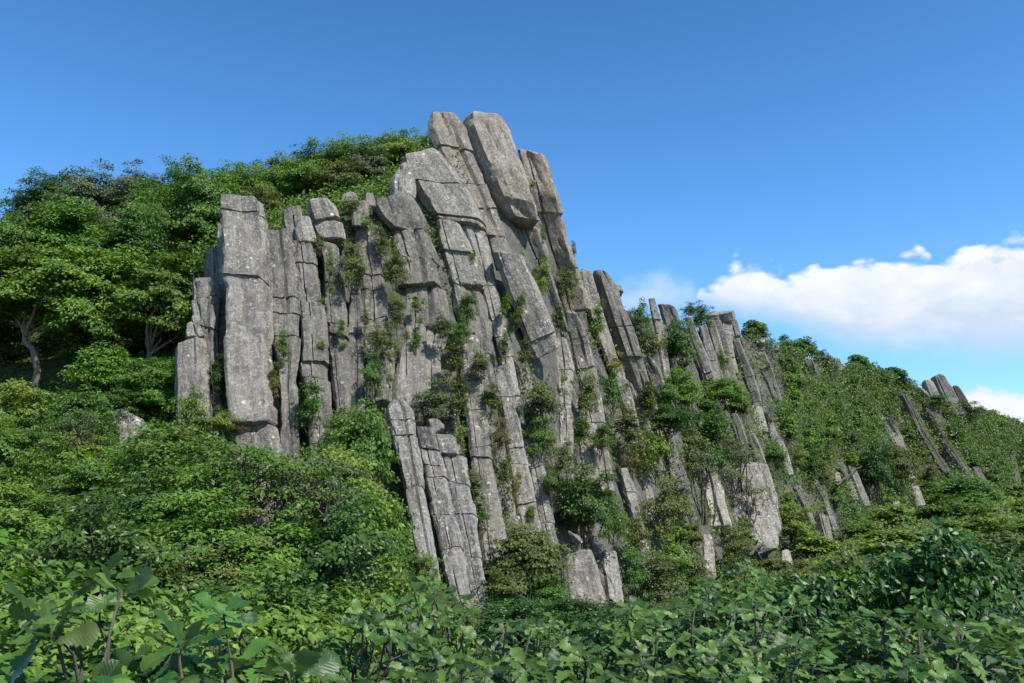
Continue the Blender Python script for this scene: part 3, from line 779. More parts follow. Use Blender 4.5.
def on_cliff(px, pyb, wpx, hpx, key, mat, label, dy=-.15, name='shrub', cat='shrub', group='shrubs rooted in the cliff', lean=0):
    Y = cliff_depth(px, pyb) + dy
    k = size_at(px, pyb, Y)
    plant(key, name, at(px, pyb, Y), wpx * k, hpx * k, mat, label, cat, group, lean=(lean, 0))

for a in [
 # px, base py, width, height, shape, colour, label, forward, lean
 (351,288,34,50,'medium','olive','olive shrub between the tall black-cracked column and the spindle-shaped column',-.5,0),
 (396,288,36,42,'medium','olive','dark olive round shrub on the left edge of the wide tower panel',-.7,0),
 (387,262,16,50,'tall','olive','narrow shrub in the gully just left of the broad smooth tower block',-.3,-.25),
 (366,232,14,26,'small','mid','small shrub beside the rounded knob of rock left of the tower',-.1,0),
 (352,214,22,24,'small','olive','dark scrub patch above the spindle-shaped column among the small boulders',.4,0),
 (281,366,15,46,'tall','mid','green creeper in the slot right of the widest west column',-.2,0),
 (272,402,11,44,'tall','yellow','yellowing creeper low in the slot right of the widest west column',0,0),
 (310,432,26,62,'tall','mid','shrub growing at the foot of the black crack',-.2,0),
 (329,284,10,44,'tall','lime','moss-green tuft strip in the groove below the lower cap slab',-.2,0),
 (320,252,16,20,'small','olive','mossy cushion on top of the column right of the black crack',-.3,0),
 (214,400,14,50,'tall','dark','shaded shrub in the slot left of the widest west column',.2,0),
 (380,360,38,40,'medium','olive','spreading shrub below the spindle-shaped column',-.4,0),
 (372,398,30,48,'medium','mid','bush filling the gully left of the gable-shaped column',-.4,0),
 (434,420,44,44,'medium','grey','grey-green bush right of the gable-shaped column, above the cube-like blocks',-.4,0),
 (397,338,18,50,'tall','olive','narrow bush on the left of the broken rock wedge under the tower panel',-.1,0),
 (416,350,12,22,'small','mid','tuft on the crack junction under the wide tower panel',-.4,0),
 (440,346,16,40,'tall','olive','tuft climbing the right corner under the wide tower panel',-.4,0),
 (466,326,30,40,'medium','dark','dark bush under the jagged crack slab',-.6,0),
 (462,345,28,30,'medium','mid','lighter bush directly below the dark bush of the jagged crack slab',-.6,0),
 (450,384,24,52,'tall','olive','olive bush strip left of the long central column, upper part',-.3,.15),
 (455,425,24,56,'tall','olive','olive bush strip left of the long central column, middle part',-.3,.15),
 (461,448,14,32,'small','lime','yellowish tuft left of the long central column beside the cube-like blocks',-.3,0),
 (480,380,28,36,'medium','olive','round yellow-green bush on the right shoulder of the long central column',-.7,0),
 (489,418,22,44,'tall','olive','bush strip right of the long central column, upper end',-.3,.15),
 (498,458,24,42,'medium','rust','brownish dead-looking bush between the long central and pale-headed columns',-.4,.1),
 (500,492,16,40,'tall','olive','strip of scrub in the crevice right of the long central column',-.2,.2),
 (513,505,10,44,'tall','yellow','yellow-green moss strip hugging the foot of the pale-headed column',-.3,.2),
 (472,505,20,40,'tall','olive','small shrub stuck between the front cluster and the long central column',-.5,.1),
 (477,535,20,42,'tall','mid','leafy tuft low between the front cluster and the long central column',-.6,.1),
 (501,320,11,36,'tall','lime','light tuft strip on the long narrow column right of the jagged crack',-.4,.3),
 (500,362,14,40,'tall','olive','tuft strip above the head of the pale-headed column',-.4,.2),
 (520,375,16,52,'tall','olive','shrub in the dark gap under the leaning slab, left of its foot',.0,.2),
 (512,330,10,50,'tall','olive','thin scrub along the left edge of the leaning slab',.2,.3),
 (537,300,26,52,'medium','lime','light shrub above the right edge of the leaning slab',-.5,.25),
 (543,244,10,24,'small','olive','tuft beside the hollow foot of the highest tower column',-.4,0),
 (533,190,9,16,'small','mid','tiny tuft on the face of the right-hand tower column',-.6,0),
 (568,300,34,44,'medium','olive','bush on the ledge at the foot of the right-hand tower column',-.6,0),
 (578,300,24,28,'small','mid','small bush on the skyline edge just right of the tower',-.3,0),
 (555,334,16,40,'tall','olive','scrub strip left of the knobbly column head',-.1,.2),
 (590,350,20,66,'tall','lime','long light scrub strip right of the knobbly column',-.1,.25),
 (574,258,8,22,'small','olive','small tuft on the outer edge of the right-hand tower column',-.2,0),
 (542,424,56,54,'medium','olive','wide bush below the undercut foot of the leaning slab',-.7,0),
 (540,458,40,46,'medium','mid','bush behind the short flat-topped leaning column',-.2,0),
 (586,420,32,60,'medium','olive','brown-green bush left of the knobbly column, middle height',-.5,.1),
 (580,452,26,44,'tall','mid','bush left of the foot of the knobbly column',-.4,.1),
 (614,374,22,26,'small','yellow','yellowish bush below the dark side of the leaning column',-.3,0),
 (613,410,30,46,'medium','mid','green bush right of the knobbly column below the yellowish one',-.4,0),
 (625,450,32,56,'tall','olive','bush filling the gully between knobbly column and long lichen-dotted column',-.4,.15),
 (632,478,26,34,'medium','rust','reddish-tinged shrub beside the lower end of the long lichen-dotted column',-.5,0),
 (588,545,78,82,'big','dark','big round dark green bush in the middle of the cliff foot',-1.4,0),
 (527,598,92,74,'big','olive','wide olive bush at the foot of the long central column',-1.0,0),
 (612,540,40,44,'medium','mid','leafy bush right below the big round dark bush',-1.2,0),
 (546,606,34,46,'medium','olive','twiggy bush left of the low pair of blocks',-1.3,0),
 (640,560,30,54,'medium','olive','bush at the foot of the lower rib right of the big round bush',-1.0,0),
 (655,480,46,62,'medium','lime','yellow-green bush right of the long lichen-dotted column',-.9,0),
 (668,540,50,66,'medium','olive','dense olive bush above the narrow pale pillar',-1.2,0),
 (660,600,60,50,'medium','olive','scrubby bush at the cliff foot left of the squared boulder',-2.0,0),
 (642,336,30,42,'medium','mid','skyline bush right beside the dark-sided leaning column',0,0),
 (652,366,32,46,'medium','olive','bush between the grey slab and the thin skyline column',-.2,0),
 (680,372,42,62,'big','dark','dark tree between the blunt skyline column and the slender stick-like one',-.7,0),
 (684,412,50,48,'big','bright','bright green bush below the dark tree and the slender stick-like column',-1.0,0),
 (724,408,56,36,'big','bright','light green spreading bush below the capped skyline cluster',-1.2,0),
 (665,440,60,40,'big','dark','dark bush below the square overhang of the leaning column',-1.0,0),
 (690,318,24,18,'medium','mid','bush on the skyline left of the slender stick-like column',.9,0),
 (702,332,34,36,'medium','dark','dark bush on the skyline between the slender column and the capped cluster',1.2,0),
 (723,372,22,26,'medium','mid','shrub in front of the right flank of the shorter pair column',-.7,0),
 (707,520,66,84,'sparse','grey','thin grey-green tree with bare forked stems in front of the pale slab',-1.8,0),
 (740,490,60,52,'sparse','grey','sparse grey-green shrub over the top of the broad pale crag',-1.6,0),
 (735,505,40,40,'sparse','grey','thin pale shrub low in front of the left edge of the broad pale crag',-2.4,0),
 (770,500,30,40,'sparse','olive','thin shrub over the right shoulder of the broad pale crag',-2.4,0),
 (752,520,44,42,'sparse','olive','sparse shrub clinging to the face of the broad pale crag',-1.6,0),
 (676,586,44,52,'medium','lime','yellow-green bush in front of the narrow pale pillar',-2.2,0),
 (736,566,44,40,'medium','olive','bush left of the dark undercut of the pale crag',-2.2,0),
 (795,545,52,40,'big','lime','light green mound left of the dark-sided grey block',-2.0,0),
 (790,520,24,34,'medium','bright','bright shrub among the fractured ribs left of the dark-sided block',-1.8,0),
 (812,478,40,30,'medium','dark','dark shrub hanging over the slanting pale ribs',-1.0,0),
 (776,468,44,30,'medium','mid','green shrub spilling right of the short fractured rib',-1.2,0),
 (800,466,20,24,'medium','lime','small light tree right of the pale upright column',-1.0,0),
 (932,480,20,16,'medium','rust','rust-coloured shrub under the far leaning pillar',-3.5,0),
 (962,520,92,44,'big','mid','large rounded bush below the far dark ribs',-5,0),
 (898,490,46,46,'big','olive','olive bush right of the two parallel pale ribs',-2.5,0),
 (880,500,40,60,'big','dark','dark tree just right of the two parallel pale ribs',-2,0),
 (238,434,22,10,'small','rust','rusty orange low shrub at the foot of the widest west column',-1.0,0),
 (190,432,42,42,'medium','bright','bright bush at the foot of the short flat-topped west column',-.9,0),
 (222,440,34,34,'medium','lime','yellow-green bush in front of the slot left of the widest west column',-1.0,0),
 (330,470,34,42,'medium','mid','bush at the foot of the tall straight columns of the west group',-.8,0),
 (600,455,30,40,'medium','mid','leafy bush against the right flank of the knobbly column, low down',-.9,.1),
 (566,474,30,38,'medium','olive','olive bush at the foot of the broken column beside the leaning slab',-.9,0),
 (552,500,26,40,'medium','mid','bush between the short flat-topped leaning column and the big round bush',-.6,0),
 (645,420,20,50,'tall','olive','scrub in the gap under the square overhang of the leaning column',-.3,.2),
 (700,600,40,40,'medium','olive','scrub between the squared boulder and the narrow pale pillar',-2.8,0),
 (634,592,34,46,'medium','mid','bush right behind the low pair of blocks',-1.3,0),
 (716,440,44,36,'medium','mid','bush above the pale cracked slab, under the light spreading bush',-1.2,0),
 (670,410,30,36,'medium','mid','bush right of the grey slab beside the square overhang',-.9,0),
 (520,566,50,42,'medium','olive','low bush at the very foot of the pale-headed column',-1.6,0),
 (938,412,40,20,'medium','mid','low bush in front of the summit rocks on the right skyline',-3,0),
 (968,420,36,20,'medium','dark','bush covering the foot of the rounded dark summit rock',-3,0),
 (503,608,52,36,'medium','olive','low olive bush in front of the wide olive bush, right of the front cluster',-2.0,0),
 (548,610,48,36,'medium','mid','low green bush between the wide olive bush and the low pair of blocks',-2.2,0),
 # the green bank
 (356,500,80,100,'big','mid','broad layered green bush against the left side of the white-spotted column',-1.2,0),
 (348,452,56,46,'big','olive','upper olive bush of the bank below the slim lichen-spotted columns',-.6,0),
 (340,545,100,90,'big','lime','light green layered bush lower on the bank left of the front cluster',-2.0,0),
 (374,578,78,84,'big','mid','green bush tucked against the lower left of the front cluster',-2.2,0),
 (425,588,36,34,'medium','lime','light sprig bush across the foot of the middle front column',-2.6,0),
]:
    px, pyb, w, h, key, mat, lab, dy, lean = a
    if 505 < px < 700 and pyb > 370: w, h, dy = w * 1.06, h * 1.0, dy - .1
    elif px < 520: w, h = w * 1.12, h * 1.08
    on_cliff(px, pyb, w, h, key, mat, lab, dy, lean=lean,
             name='tree' if ' tree ' in lab + ' ' else 'shrub', cat='tree' if ' tree ' in lab + ' ' else 'shrub')

# dead branches
def branch(label, pts, r0, dyo):
    P = [at(x, y, cliff_depth(x, y) + dyo) for x, y in pts]
    WV, WF = [], []; g = np.random.default_rng(len(label))
    fine = []
    for i in range(len(P) - 1):
        for k in range(4): fine.append(P[i].lerp(P[i + 1], k / 4) + Vector(g.normal(0, r0 * .35, 3)))
    fine.append(P[-1]); o0 = fine[0].copy()
    tube(WV, WF, [p - o0 for p in fine], [r0 * (1 - .75 * i / len(fine)) for i in range(len(fine))], 6)
    for i in range(3, len(fine) - 1, 3):
        e = fine[i] + Vector(g.normal(0, 1, 3)) * r0 * 6 + Vector((0, 0, r0 * 5))
        limb(WV, WF, fine[i] - o0, e - o0, r0 * .4, r0 * .1, g, .1, 3, 4)
    o = link('dead_branch', mesh_from('dead_branch', WV, WF, [BARKD], 180)); o.location = o0
    tag(o, label, 'dead branch')
branch('dark dead branch leaning over the undercut of the pale crag', [(749,556),(758,546),(768,538),(777,524),(779,500)], .10, -2.2)
branch('dead branch lying across the two parallel pale ribs', [(836,485),(846,478),(854,471),(862,466)], .11, -2.6)

# ------------------------------------------------------------------ forest on the left
def hill_y(px, Y):
    """height of the hill surface towards px at distance Y"""
    r = hill_rows(px); pts = [r[0][0], r[1][0], r[2][0], r[3][0], r[4][0]]
    return float(np.interp(Y, [p.y for p in pts], [p.z for p in pts]))

def stand(px, Y, h, w, key, mat, label, name, cat, group, lean=(0, 0), sink=.1):
    z = hill_y(px, Y)
    d = ray(px, 341.5 - F * math.tan(math.atan2(z - EYE.z, Y) - PITCH))
    plant(key, name, Vector((d.x / d.y * Y, Y, z - sink)), w, h, mat, label, cat, group, lean)

G_F = 'trees of the forest left of the columns'
for px, Y, h, w, mat, lab in [
 (-30,30,5.4,5.2,'mid','forest edge tree with leaning bare trunk at the far left of the picture'),
 (38,29.5,5.3,5.2,'bright','bright forest edge tree with gnarled bare trunk over the left bank'),
 (92,30,5.6,5.4,'bright','spreading tree at the middle of the forest edge above the flat pale boulder'),
 (150,29.5,5.4,5.0,'mid','mid green tree leaning towards the short flat-topped west column'),
 (190,33,5.6,4.8,'mid','tree directly behind the stepped west columns'),
 (8,35,5.8,5.4,'mid','mid green tree of the second forest row at the far left'),
 (70,36,5.8,5.6,'bright','bright tree of the second forest row above the gnarled trunk'),
 (128,36,5.2,5.4,'mid','mid green tree of the second forest row left of the stepped columns'),
 (176,38,4.6,5.2,'bright','bright tree of the second forest row close to the widest west column'),
 (84,42,6.0,5.0,'grey','grey-green tree poking highest above the forest left of the columns'),
 (130,43,5.1,4.4,'grey','thin-topped grey-green tree on the forest skyline right of the highest one'),
 (35,44,5.5,5.4,'dark','dark tree on the forest skyline at the far left'),
 (185,43,4.2,5.0,'mid','skyline tree where the forest meets the ridge above the west columns'),
 (-60,38,6.2,6.0,'mid','tree at the very left edge behind the front forest row'),
]: stand(px, Y, h, w, 'trunky' if px < 60 and Y < 31 else 'tree', mat, lab, 'forest_tree', 'tree', G_F, lean=(rnd.uniform(-.08, .08), rnd.uniform(-.05, .08)))
for px, Y, h, w, mat, lab in [
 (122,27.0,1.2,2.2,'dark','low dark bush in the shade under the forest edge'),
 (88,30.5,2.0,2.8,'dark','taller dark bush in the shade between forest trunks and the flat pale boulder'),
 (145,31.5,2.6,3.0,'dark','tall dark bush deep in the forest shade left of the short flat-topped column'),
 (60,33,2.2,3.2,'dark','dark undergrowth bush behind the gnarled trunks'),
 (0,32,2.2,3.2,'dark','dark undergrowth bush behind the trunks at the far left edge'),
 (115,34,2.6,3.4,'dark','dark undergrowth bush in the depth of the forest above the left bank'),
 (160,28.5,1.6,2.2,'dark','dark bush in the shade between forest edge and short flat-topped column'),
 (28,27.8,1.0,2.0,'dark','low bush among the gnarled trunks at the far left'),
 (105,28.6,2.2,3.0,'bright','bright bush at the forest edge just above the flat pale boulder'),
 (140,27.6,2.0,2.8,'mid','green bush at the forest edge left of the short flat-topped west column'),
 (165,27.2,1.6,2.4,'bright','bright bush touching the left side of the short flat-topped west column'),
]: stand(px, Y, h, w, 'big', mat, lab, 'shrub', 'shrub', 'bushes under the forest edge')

G_R = 'bushes on the ridge behind the west columns'
for px, Y, h, w, mat, lab in [
 (216,38,3.4,3.2,'bright','tall ridge bush at the junction with the forest, behind the widest west column'),
 (246,36,2.9,3.2,'bright','bright ridge bush behind the top of the widest west column'),
 (262,33,1.8,2.4,'olive','olive bush in the notch between widest west column and capping blocks'),
 (276,39,2.8,3.2,'mid','ridge bush on the skyline above the capping blocks of the west columns'),
 (300,35.5,2.4,3.0,'bright','bright bush just above the rounded upper cap block'),
 (318,40,2.4,3.2,'mid','pointed ridge bush on the skyline above the lower west columns'),
 (334,35,2.2,2.8,'olive','olive bush behind the small flat grey boulder'),
 (348,39.5,2.3,3.2,'bright','bright ridge bush halfway between the forest and the tower'),
 (368,36,2.3,2.8,'grey','grey-green ridge bush above the dark pointed boulder'),
 (380,39,2.2,3.0,'lime','yellow-green ridge bush left of the tower'),
 (398,37,2.2,2.6,'lime','yellow-green bush touching the shoulder block of the tower'),
 (406,39.5,2.2,2.8,'bright','bright skyline bush touching the left side of the tower top'),
 (424,39,2.0,2.2,'mid','skyline bush partly hidden behind the slanting slab of the tower'),
 (290,42,2.4,3.4,'mid','rear skyline bush of the ridge above the capping blocks'),
 (240,42,2.8,3.4,'mid','rear skyline bush of the ridge behind the widest west column'),
 (230,33,2.0,2.6,'mid','bush peeping over the left shoulder of the widest west column'),
]: stand(px, Y, h, w, 'big', mat, lab, 'ridge_bush', 'bush', G_R)

# ------------------------------------------------------------------ wooded slope on the right
ROCKPX = []
def note_rocks():
    for o in COL.objects:
        if o.type != 'MESH' or not (o.name.startswith(('rock_column', 'boulder', 'crag'))): continue
        M = Matrix.Translation(o.location) @ o.rotation_quaternion.to_matrix().to_4x4() if o.rotation_mode == 'QUATERNION' else o.matrix_world
        vs = o.data.vertices
        for v in list(vs)[::9]:
            q = M @ v.co - EYE
            f = q.y * cp + q.z * sp; u = -q.y * sp + q.z * cp
            ROCKPX.append((512 + q.x / f * F, 341.5 - u / f * F))
note_rocks()
RP = np.array(ROCKPX)
def project(p):
    q = p - EYE; f = q.y * cp + q.z * sp; u = -q.y * sp + q.z * cp
    return 512 + q.x / f * F, 341.5 - u / f * F
placed = []
def region_label(px, s, mat):
    colour = {'mid': 'mid green', 'dark': 'dark green', 'bright': 'bright green', 'olive': 'olive green', 'grey': 'grey-green', 'lime': 'light green'}[mat]
    where = 'between capped cluster and far leaning pillar' if px < 885 else 'on the slope right of far leaning pillar'
    if px < 770: where = 'of the scrub beside the capped rock cluster'
    lev = 'along the skyline ridge' if s > 1.82 else 'halfway up' if s > 1.3 else 'low down'
    return f'{colour} tree {lev} {where}'
tries = 0
while len(placed) < 290 and tries < 9000:
    tries += 1
    px = rnd.uniform(690, 1050) if rnd.random() < .93 else rnd.uniform(640, 700)
    s = rnd.uniform(1.02, 2.12)
    if px < 740 and s > 1.9: continue
    p = hill_point(px, s)
    sx, sy = project(p)
    hm = rnd.uniform(1.7, 3.1) * (1.15 if px > 880 else 1)
    if px < 770: hm *= .8
    wm = hm * rnd.uniform(1.0, 1.35)
    k = F / p.y; wp, hp = wm * k, hm * k
    if any(abs(sx - a) < .40 * (wp + w2) * .5 * 1.15 and abs(sy - b) < .40 * (hp + h2) * .5 * 1.15 for a, b, w2, h2 in placed): continue
    dx = (RP[:, 0] - sx) / (wp * .31); dz = (RP[:, 1] - (sy - hp * .5)) / (hp * .35)
    if np.min(dx * dx + dz * dz) < 1: continue
    placed.append((sx, sy, wp, hp))
    mat = rnd.choices(['mid', 'dark', 'bright', 'olive', 'grey', 'lime'], [34, 26, 14, 14, 6, 6])[0]
    lab = region_label(px, s, mat)
    plant('far', 'slope_tree', p - Vector((0, 0, .25 * hm * .4)), wm, hm, mat, lab, 'tree', lab.replace(' tree ', ' trees '), lean=(0, -.1))

mounds = []
for _ in range(2500):
    if len(mounds) >= 85: break
    px = rnd.uniform(770, 1060); s = rnd.uniform(.18, 1.0); p = hill_point(px, s); x, y = project(p)
    hm = rnd.uniform(.7, 1.6) * p.y / 50 + .4; wm = hm * rnd.uniform(1.7, 2.6); wp = wm * F / p.y
    if any(abs(x - a) < (wp + w2) * .33 and abs(y - b) < (wp + w2) * .14 for a, b, w2 in mounds): continue
    mounds.append((x, y, wp))
    m = rnd.choice(['lime', 'lime', 'mid', 'olive', 'lime'])
    lab = {'lime': 'light green', 'grey': 'grey-green', 'mid': 'mid green', 'olive': 'olive green'}[m] + ' low rounded bush on the gentle slope under the far cliff'
    plant('far', 'low_bush', p, wm, hm, m, lab, 'bush', lab.replace(' bush ', ' bushes '))
# ------------------------------------------------------------------ low growth (uncountable)
def cover(name, label, pts, nrm, leaf, per, spread, mats):
    g = np.random.default_rng(len(pts))
    P = np.repeat(np.array(pts), per, 0); sz = np.repeat(np.array(leaf), per)
    sp_ = np.repeat(np.array(spread), per)
    P = P + np.clip(g.normal(0, 1, P.shape), -1.5, 1.5) * sp_[:, None] * np.array([1, 1, .55])
    N = np.array(nrm) + g.normal(0, .5, P.shape); D = g.normal(0, 1, P.shape)
    V, Fc, _ = leaf_geometry(P, N, D, sz * g.uniform(.6, 1.4, len(P)), 'diamond')
    fm = np.repeat(g.choice(len(mats), len(pts), p=np.array([.5, .3, .2])[:len(mats)] / sum([.5, .3, .2][:len(mats)])), per)
    o = link(name, mesh_from(name, [tuple(v) for v in V], Fc, [LF[m] for m in mats], fmat=fm))
    tag(o, label, 'undergrowth', kind='stuff')
UND = []
pts, lf, spd = [], [], []
for _ in range(7500):
    px = rnd.uniform(205, 1060); s = rnd.uniform(1.0, 2.0)
    if px < 240 and s > 1.6: continue
    if 470 < px < 560 and s > 1.55: continue
    p = hill_point(px, s)
    if mnoise.noise(p * .55) + .25 * mnoise.noise(p * 2) < -.16: continue
    p = p + Vector((0, .9, .45)) * (fbm(p, .45) * .32 * max(1, p.y / 45)) - Vector((0, .12 * p.y / 30, 0))
    k = p.y / 30
    pts.append(tuple(p)); lf.append(.095 * k); spd.append(.15 * k)
cover('cliff_undergrowth', 'low herbs and moss growing in the crevices of the cliff', pts, (0, -.5, .8), lf, 14, spd, ['olive', 'mid', 'lime'])
pts, lf, spd = [], [], []
for _ in range(8500):
    px = rnd.uniform(700, 1160); s = rnd.uniform(.03, 1.08)
    p = hill_point(px, s); k = max(.4, p.y / 42)
    if p.y > 70 and rnd.random() < .1: continue
    pts.append((p.x, p.y, p.z + .12 * k)); lf.append(.13 * k); spd.append(.24 * k)
cover('meadow_undergrowth', 'pale green knee-high growth covering the gentle slope at the foot of the far cliff', pts, (0, -.3, .9), lf, 14, spd, ['lime', 'grey', 'olive'])
pts, lf, spd = [], [], []
for _ in range(1500):
    px = rnd.uniform(190, 445); s = rnd.uniform(2.0, 3.05)
    p = hill_point(px, s)
    pts.append((p.x, p.y, p.z + .25)); lf.append(.13); spd.append(.38)
cover('ridge_undergrowth', 'leafy scrub covering the ridge behind the west columns', pts, (0, -.6, .7), lf, 16, spd, ['mid', 'bright', 'olive'])
pts, lf, spd = [], [], []
for _ in range(10500):
    px = rnd.uniform(738, 1080); s = rnd.uniform(1.0, 2.2)
    p = hill_point(px, s); sx, sy = project(p)
    if np.min((RP[:, 0] - sx) ** 2 + (RP[:, 1] - sy) ** 2) < 13: continue
    if mnoise.noise(p * .16) + .3 * mnoise.noise(p * .6) < -.62: continue
    k = p.y / 80
    pts.append((p.x, p.y - .5 * k, p.z + .3 * k)); lf.append(.17 * k); spd.append(.42 * k)
cover('slope_undergrowth', 'dense low scrub clothing the wooded slope under its trees', pts, (.2, -.6, .7), lf, 20, spd, ['dark', 'mid', 'olive'])
for _ in range(1500):
    px = rnd.uniform(-140, 212); s = rnd.uniform(1.0, 2.6)
    p = hill_point(px, s)
    pts2 = (p.x, p.y, p.z + .15)
    UND.append(pts2)
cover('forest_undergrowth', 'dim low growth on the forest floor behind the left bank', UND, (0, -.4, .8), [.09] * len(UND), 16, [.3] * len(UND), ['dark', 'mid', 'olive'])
pts, lf, spd = [], [], []
for _ in range(6500):
    px = rnd.uniform(-120, 760); s = rnd.uniform(.0, 1.05)
    p = hill_point(px, s)
    k = max(.55, p.y / 22)
    pts.append((p.x, p.y, p.z + .02)); lf.append(.06 * k); spd.append(.17 * k)
cover('bank_undergrowth', 'low leafy growth on the ground between the bushes of the bank', pts, (0, -.2, .9), lf, 14, spd, ['dark', 'olive', 'mid'])

# ------------------------------------------------------------------ bushes of the left bank
bank_mats = ['mid', 'bright', 'olive', 'mid', 'lime', 'bright', 'mid', 'dark']
where = [(9, 'in the lowest row of the left bank behind the oak saplings'), (14, 'in the middle rows of the left bank'), (20, 'in the upper rows of the left bank'), (99, 'on top of the left bank below the forest edge')]
cname = {'dark': 'dark green', 'mid': 'mid green', 'bright': 'bright green', 'olive': 'olive green', 'lime': 'light yellow-green'}
for Y in (5.2, 6.3, 7.6, 9.0, 10.6, 12.4, 14.4, 16.6, 19.0, 21.4, 23.6):
    stepx = 1.4 * F / Y
    px = -60 + rnd.uniform(0, stepx * .6)
    while px < (400 if Y < 13 else 345 if Y < 18 else 215):
        q = px + rnd.uniform(-.15, .15) * stepx
        skip = (185 < q < 305 and 11.5 < Y < 22) or (98 < q < 152 and Y > 18)
        if not skip:
            m = rnd.choice(bank_mats)
            key = rnd.choices(['bank', 'gloss', 'medium', 'umbrella', 'big'], [60, 12, 10, 8, 10])[0]
            hb, wb = rnd.uniform(.8, 1.7), rnd.uniform(1.6, 2.5)
            if key in ('umbrella', 'big'): hb, wb = rnd.uniform(1.6, 2.2), rnd.uniform(2.2, 2.8)
            kind = {'bank': 'small-leaved', 'gloss': 'broad-leaved', 'medium': 'dense', 'umbrella': 'twiggy', 'big': 'tall'}[key]
            wh = next(b for a, b in where if Y < a)
            lab = f'{cname[m]} {kind} bush {wh}'
            stand(q, Y + rnd.uniform(-.4, .4), hb, wb, key, m, lab, 'bank_bush', 'bush', lab.replace(' bush ', ' bushes '))
        px += stepx
# umbrella shrubs with bare dark branches
for px, Y, h, w, mat, lab in [
 (262,12.7,2.0,3.0,'mid','spreading shrub with bare dark branches in front of the broad pale rock'),
 (305,13.2,1.9,2.6,'grey','thinner shrub with bare dark branches right of the broad pale rock'),
 (212,13.0,1.9,2.8,'mid','spreading shrub with bare dark stems in front of the left pale rock of the bank'),
]: stand(px, Y, h, w, 'umbrella', mat, lab, 'shrub', 'shrub', 'bare-stemmed shrubs of the left bank')

for px, Y, h, m in ((196,10.6,1.25,'mid'),(236,10.9,1.1,'olive'),(276,10.7,1.2,'bright'),(316,11.2,1.3,'mid'),(345,12.4,1.4,'mid'),(180,12.2,1.4,'bright')):
    stand(px, Y, h, 2.1, 'bank', m, 'small-leaved bush filling the space below the bare-stemmed shrubs of the bank', 'bank_bush', 'bush', 'bushes below the bare-stemmed shrubs')
# little tufts along the cracks, which run down to the right
for k in range(64):
    x0 = rnd.uniform(300, 640); f = rnd.random()
    y0 = ip(x0, TPX, TPY) + 60 + f * (ip(x0, FPX, FPY) - ip(x0, TPX, TPY) - 110)
    if 440 < x0 < 570 and y0 < 250: continue
    ln = rnd.choice([0, 0, 1]); w = rnd.uniform(7, 12)
    on_cliff(x0, y0, w, w * (2.6 if ln else 1.1), 'tall' if ln else 'small', rnd.choice(['mid', 'olive', 'lime', 'bright']), 'little green tuft rooted in a crack of the main cliff',
             dy=rnd.uniform(-.35, .05), name='crack_plant', cat='plant', group='tufts in the cracks of the main cliff', lean=.0 if x0 < 400 else .2)
# glossy bushes of the middle distance
for Y, x0, x1, h in ((7.2, 420, 1040, 1.05), (9.0, 400, 1050, 1.0), (11.0, 430, 1050, .95), (13.5, 430, 700, 1.05), (16.5, 500, 690, 1.05), (19.5, 490, 690, .9)):
    stepx = 1.35 * F / Y; px = x0 + rnd.uniform(0, .4) * stepx
    while px < x1:
        q = px + rnd.uniform(-.1, .1) * stepx
        if Y > 10 and q < 508: px += stepx; continue
        part = 'left of the low pair of blocks' if q < 570 else 'below the squared boulder and pale crag' if q < 800 else 'in front of the far slope'
        row = 'front' if Y < 8 else 'second' if Y < 10 else 'rear'
        lab = f'glossy dark green bush of the {row} row {part}'
        hh = h * rnd.uniform(.85, 1.15) * (1.4 if q > 740 and Y < 8 else 1.75 if q > 740 and Y < 12 else 1)
        stand(q, Y, hh, rnd.uniform(1.6, 2.1), 'gloss', 'gloss', lab, 'glossy_bush', 'bush', lab.replace(' bush ', ' bushes '))
        px += stepx

for q, Y, h in ((395,5.6,1.2),(470,5.0,1.25),(525,5.8,1.25),(600,4.8,1.3),(660,5.4,1.3),(765,5.0,1.3),(825,5.8,1.4),(880,5.4,1.4),(940,5.8,1.45),(985,5.2,1.35),(1030,5.8,1.45),(750,6.4,1.35),(900,6.6,1.5),(980,6.8,1.5)):
    stand(q, Y, h, 1.6, 'gloss', rnd.choice(['gloss', 'gloss', 'dark']), 'small-leaved dark bush mixed into the oak thicket along the bottom edge', 'glossy_bush', 'bush', 'small-leaved bushes mixed into the oak thicket')
# ------------------------------------------------------------------ oak saplings in front
def oak(px, pytop, Y, label, group=None, w=1.5, key='oak'):
    top = at(px, pytop, Y); z0 = -.1
    plant(key, 'oak_sapling', Vector((top.x, Y, z0)), w, top.z - z0, 'oak', label, 'oak sapling', group)
oak(118, 528, 3.3, 'largest-leaved oak sapling on the left, standing highest in front of the bank', w=.95, key='oakbig')
oak(35, 652, 2.9, 'oak sapling in the bottom left corner', w=.9, key='oakbig')
oak(205, 585, 3.2, 'oak sapling right beside the highest one on the left', w=1.0, key='oakbig')
oak(290, 618, 3.1, 'oak sapling with big pale-backed leaves, third from the left corner', w=1.0, key='oakbig')
oak(160, 648, 2.7, 'low oak sapling at the bottom edge under the highest one', w=.95, key='oakbig')
G_O = 'broad-leaved oak saplings filling the bottom edge'
OAKLAB = 'broad-leaved oak sapling in the thicket along the bottom edge'
for i, (px, py, Y) in enumerate([(370,600,4.6),(330,640,3.8),(430,580,5.4),(440,636,4.2),(500,612,5.0),(545,648,4.2),(570,612,5.6),(630,606,5.4),(640,650,4.3),
    (690,598,5.6),(720,640,4.6),(790,596,5.4),(800,648,4.3),(850,612,5.2),(905,602,5.0),(890,650,4.2),(960,608,4.8),(1000,640,4.3),(1020,592,5.2),(400,662,3.6),(950,660,3.7),(270,660,2.9)]):
    oak(px, py, Y, OAKLAB, G_O, w=rnd.uniform(1.25, 1.7))
oak(745, 566, 7.4, 'oak sapling rising above the thicket right of the squared boulder', w=1.5)
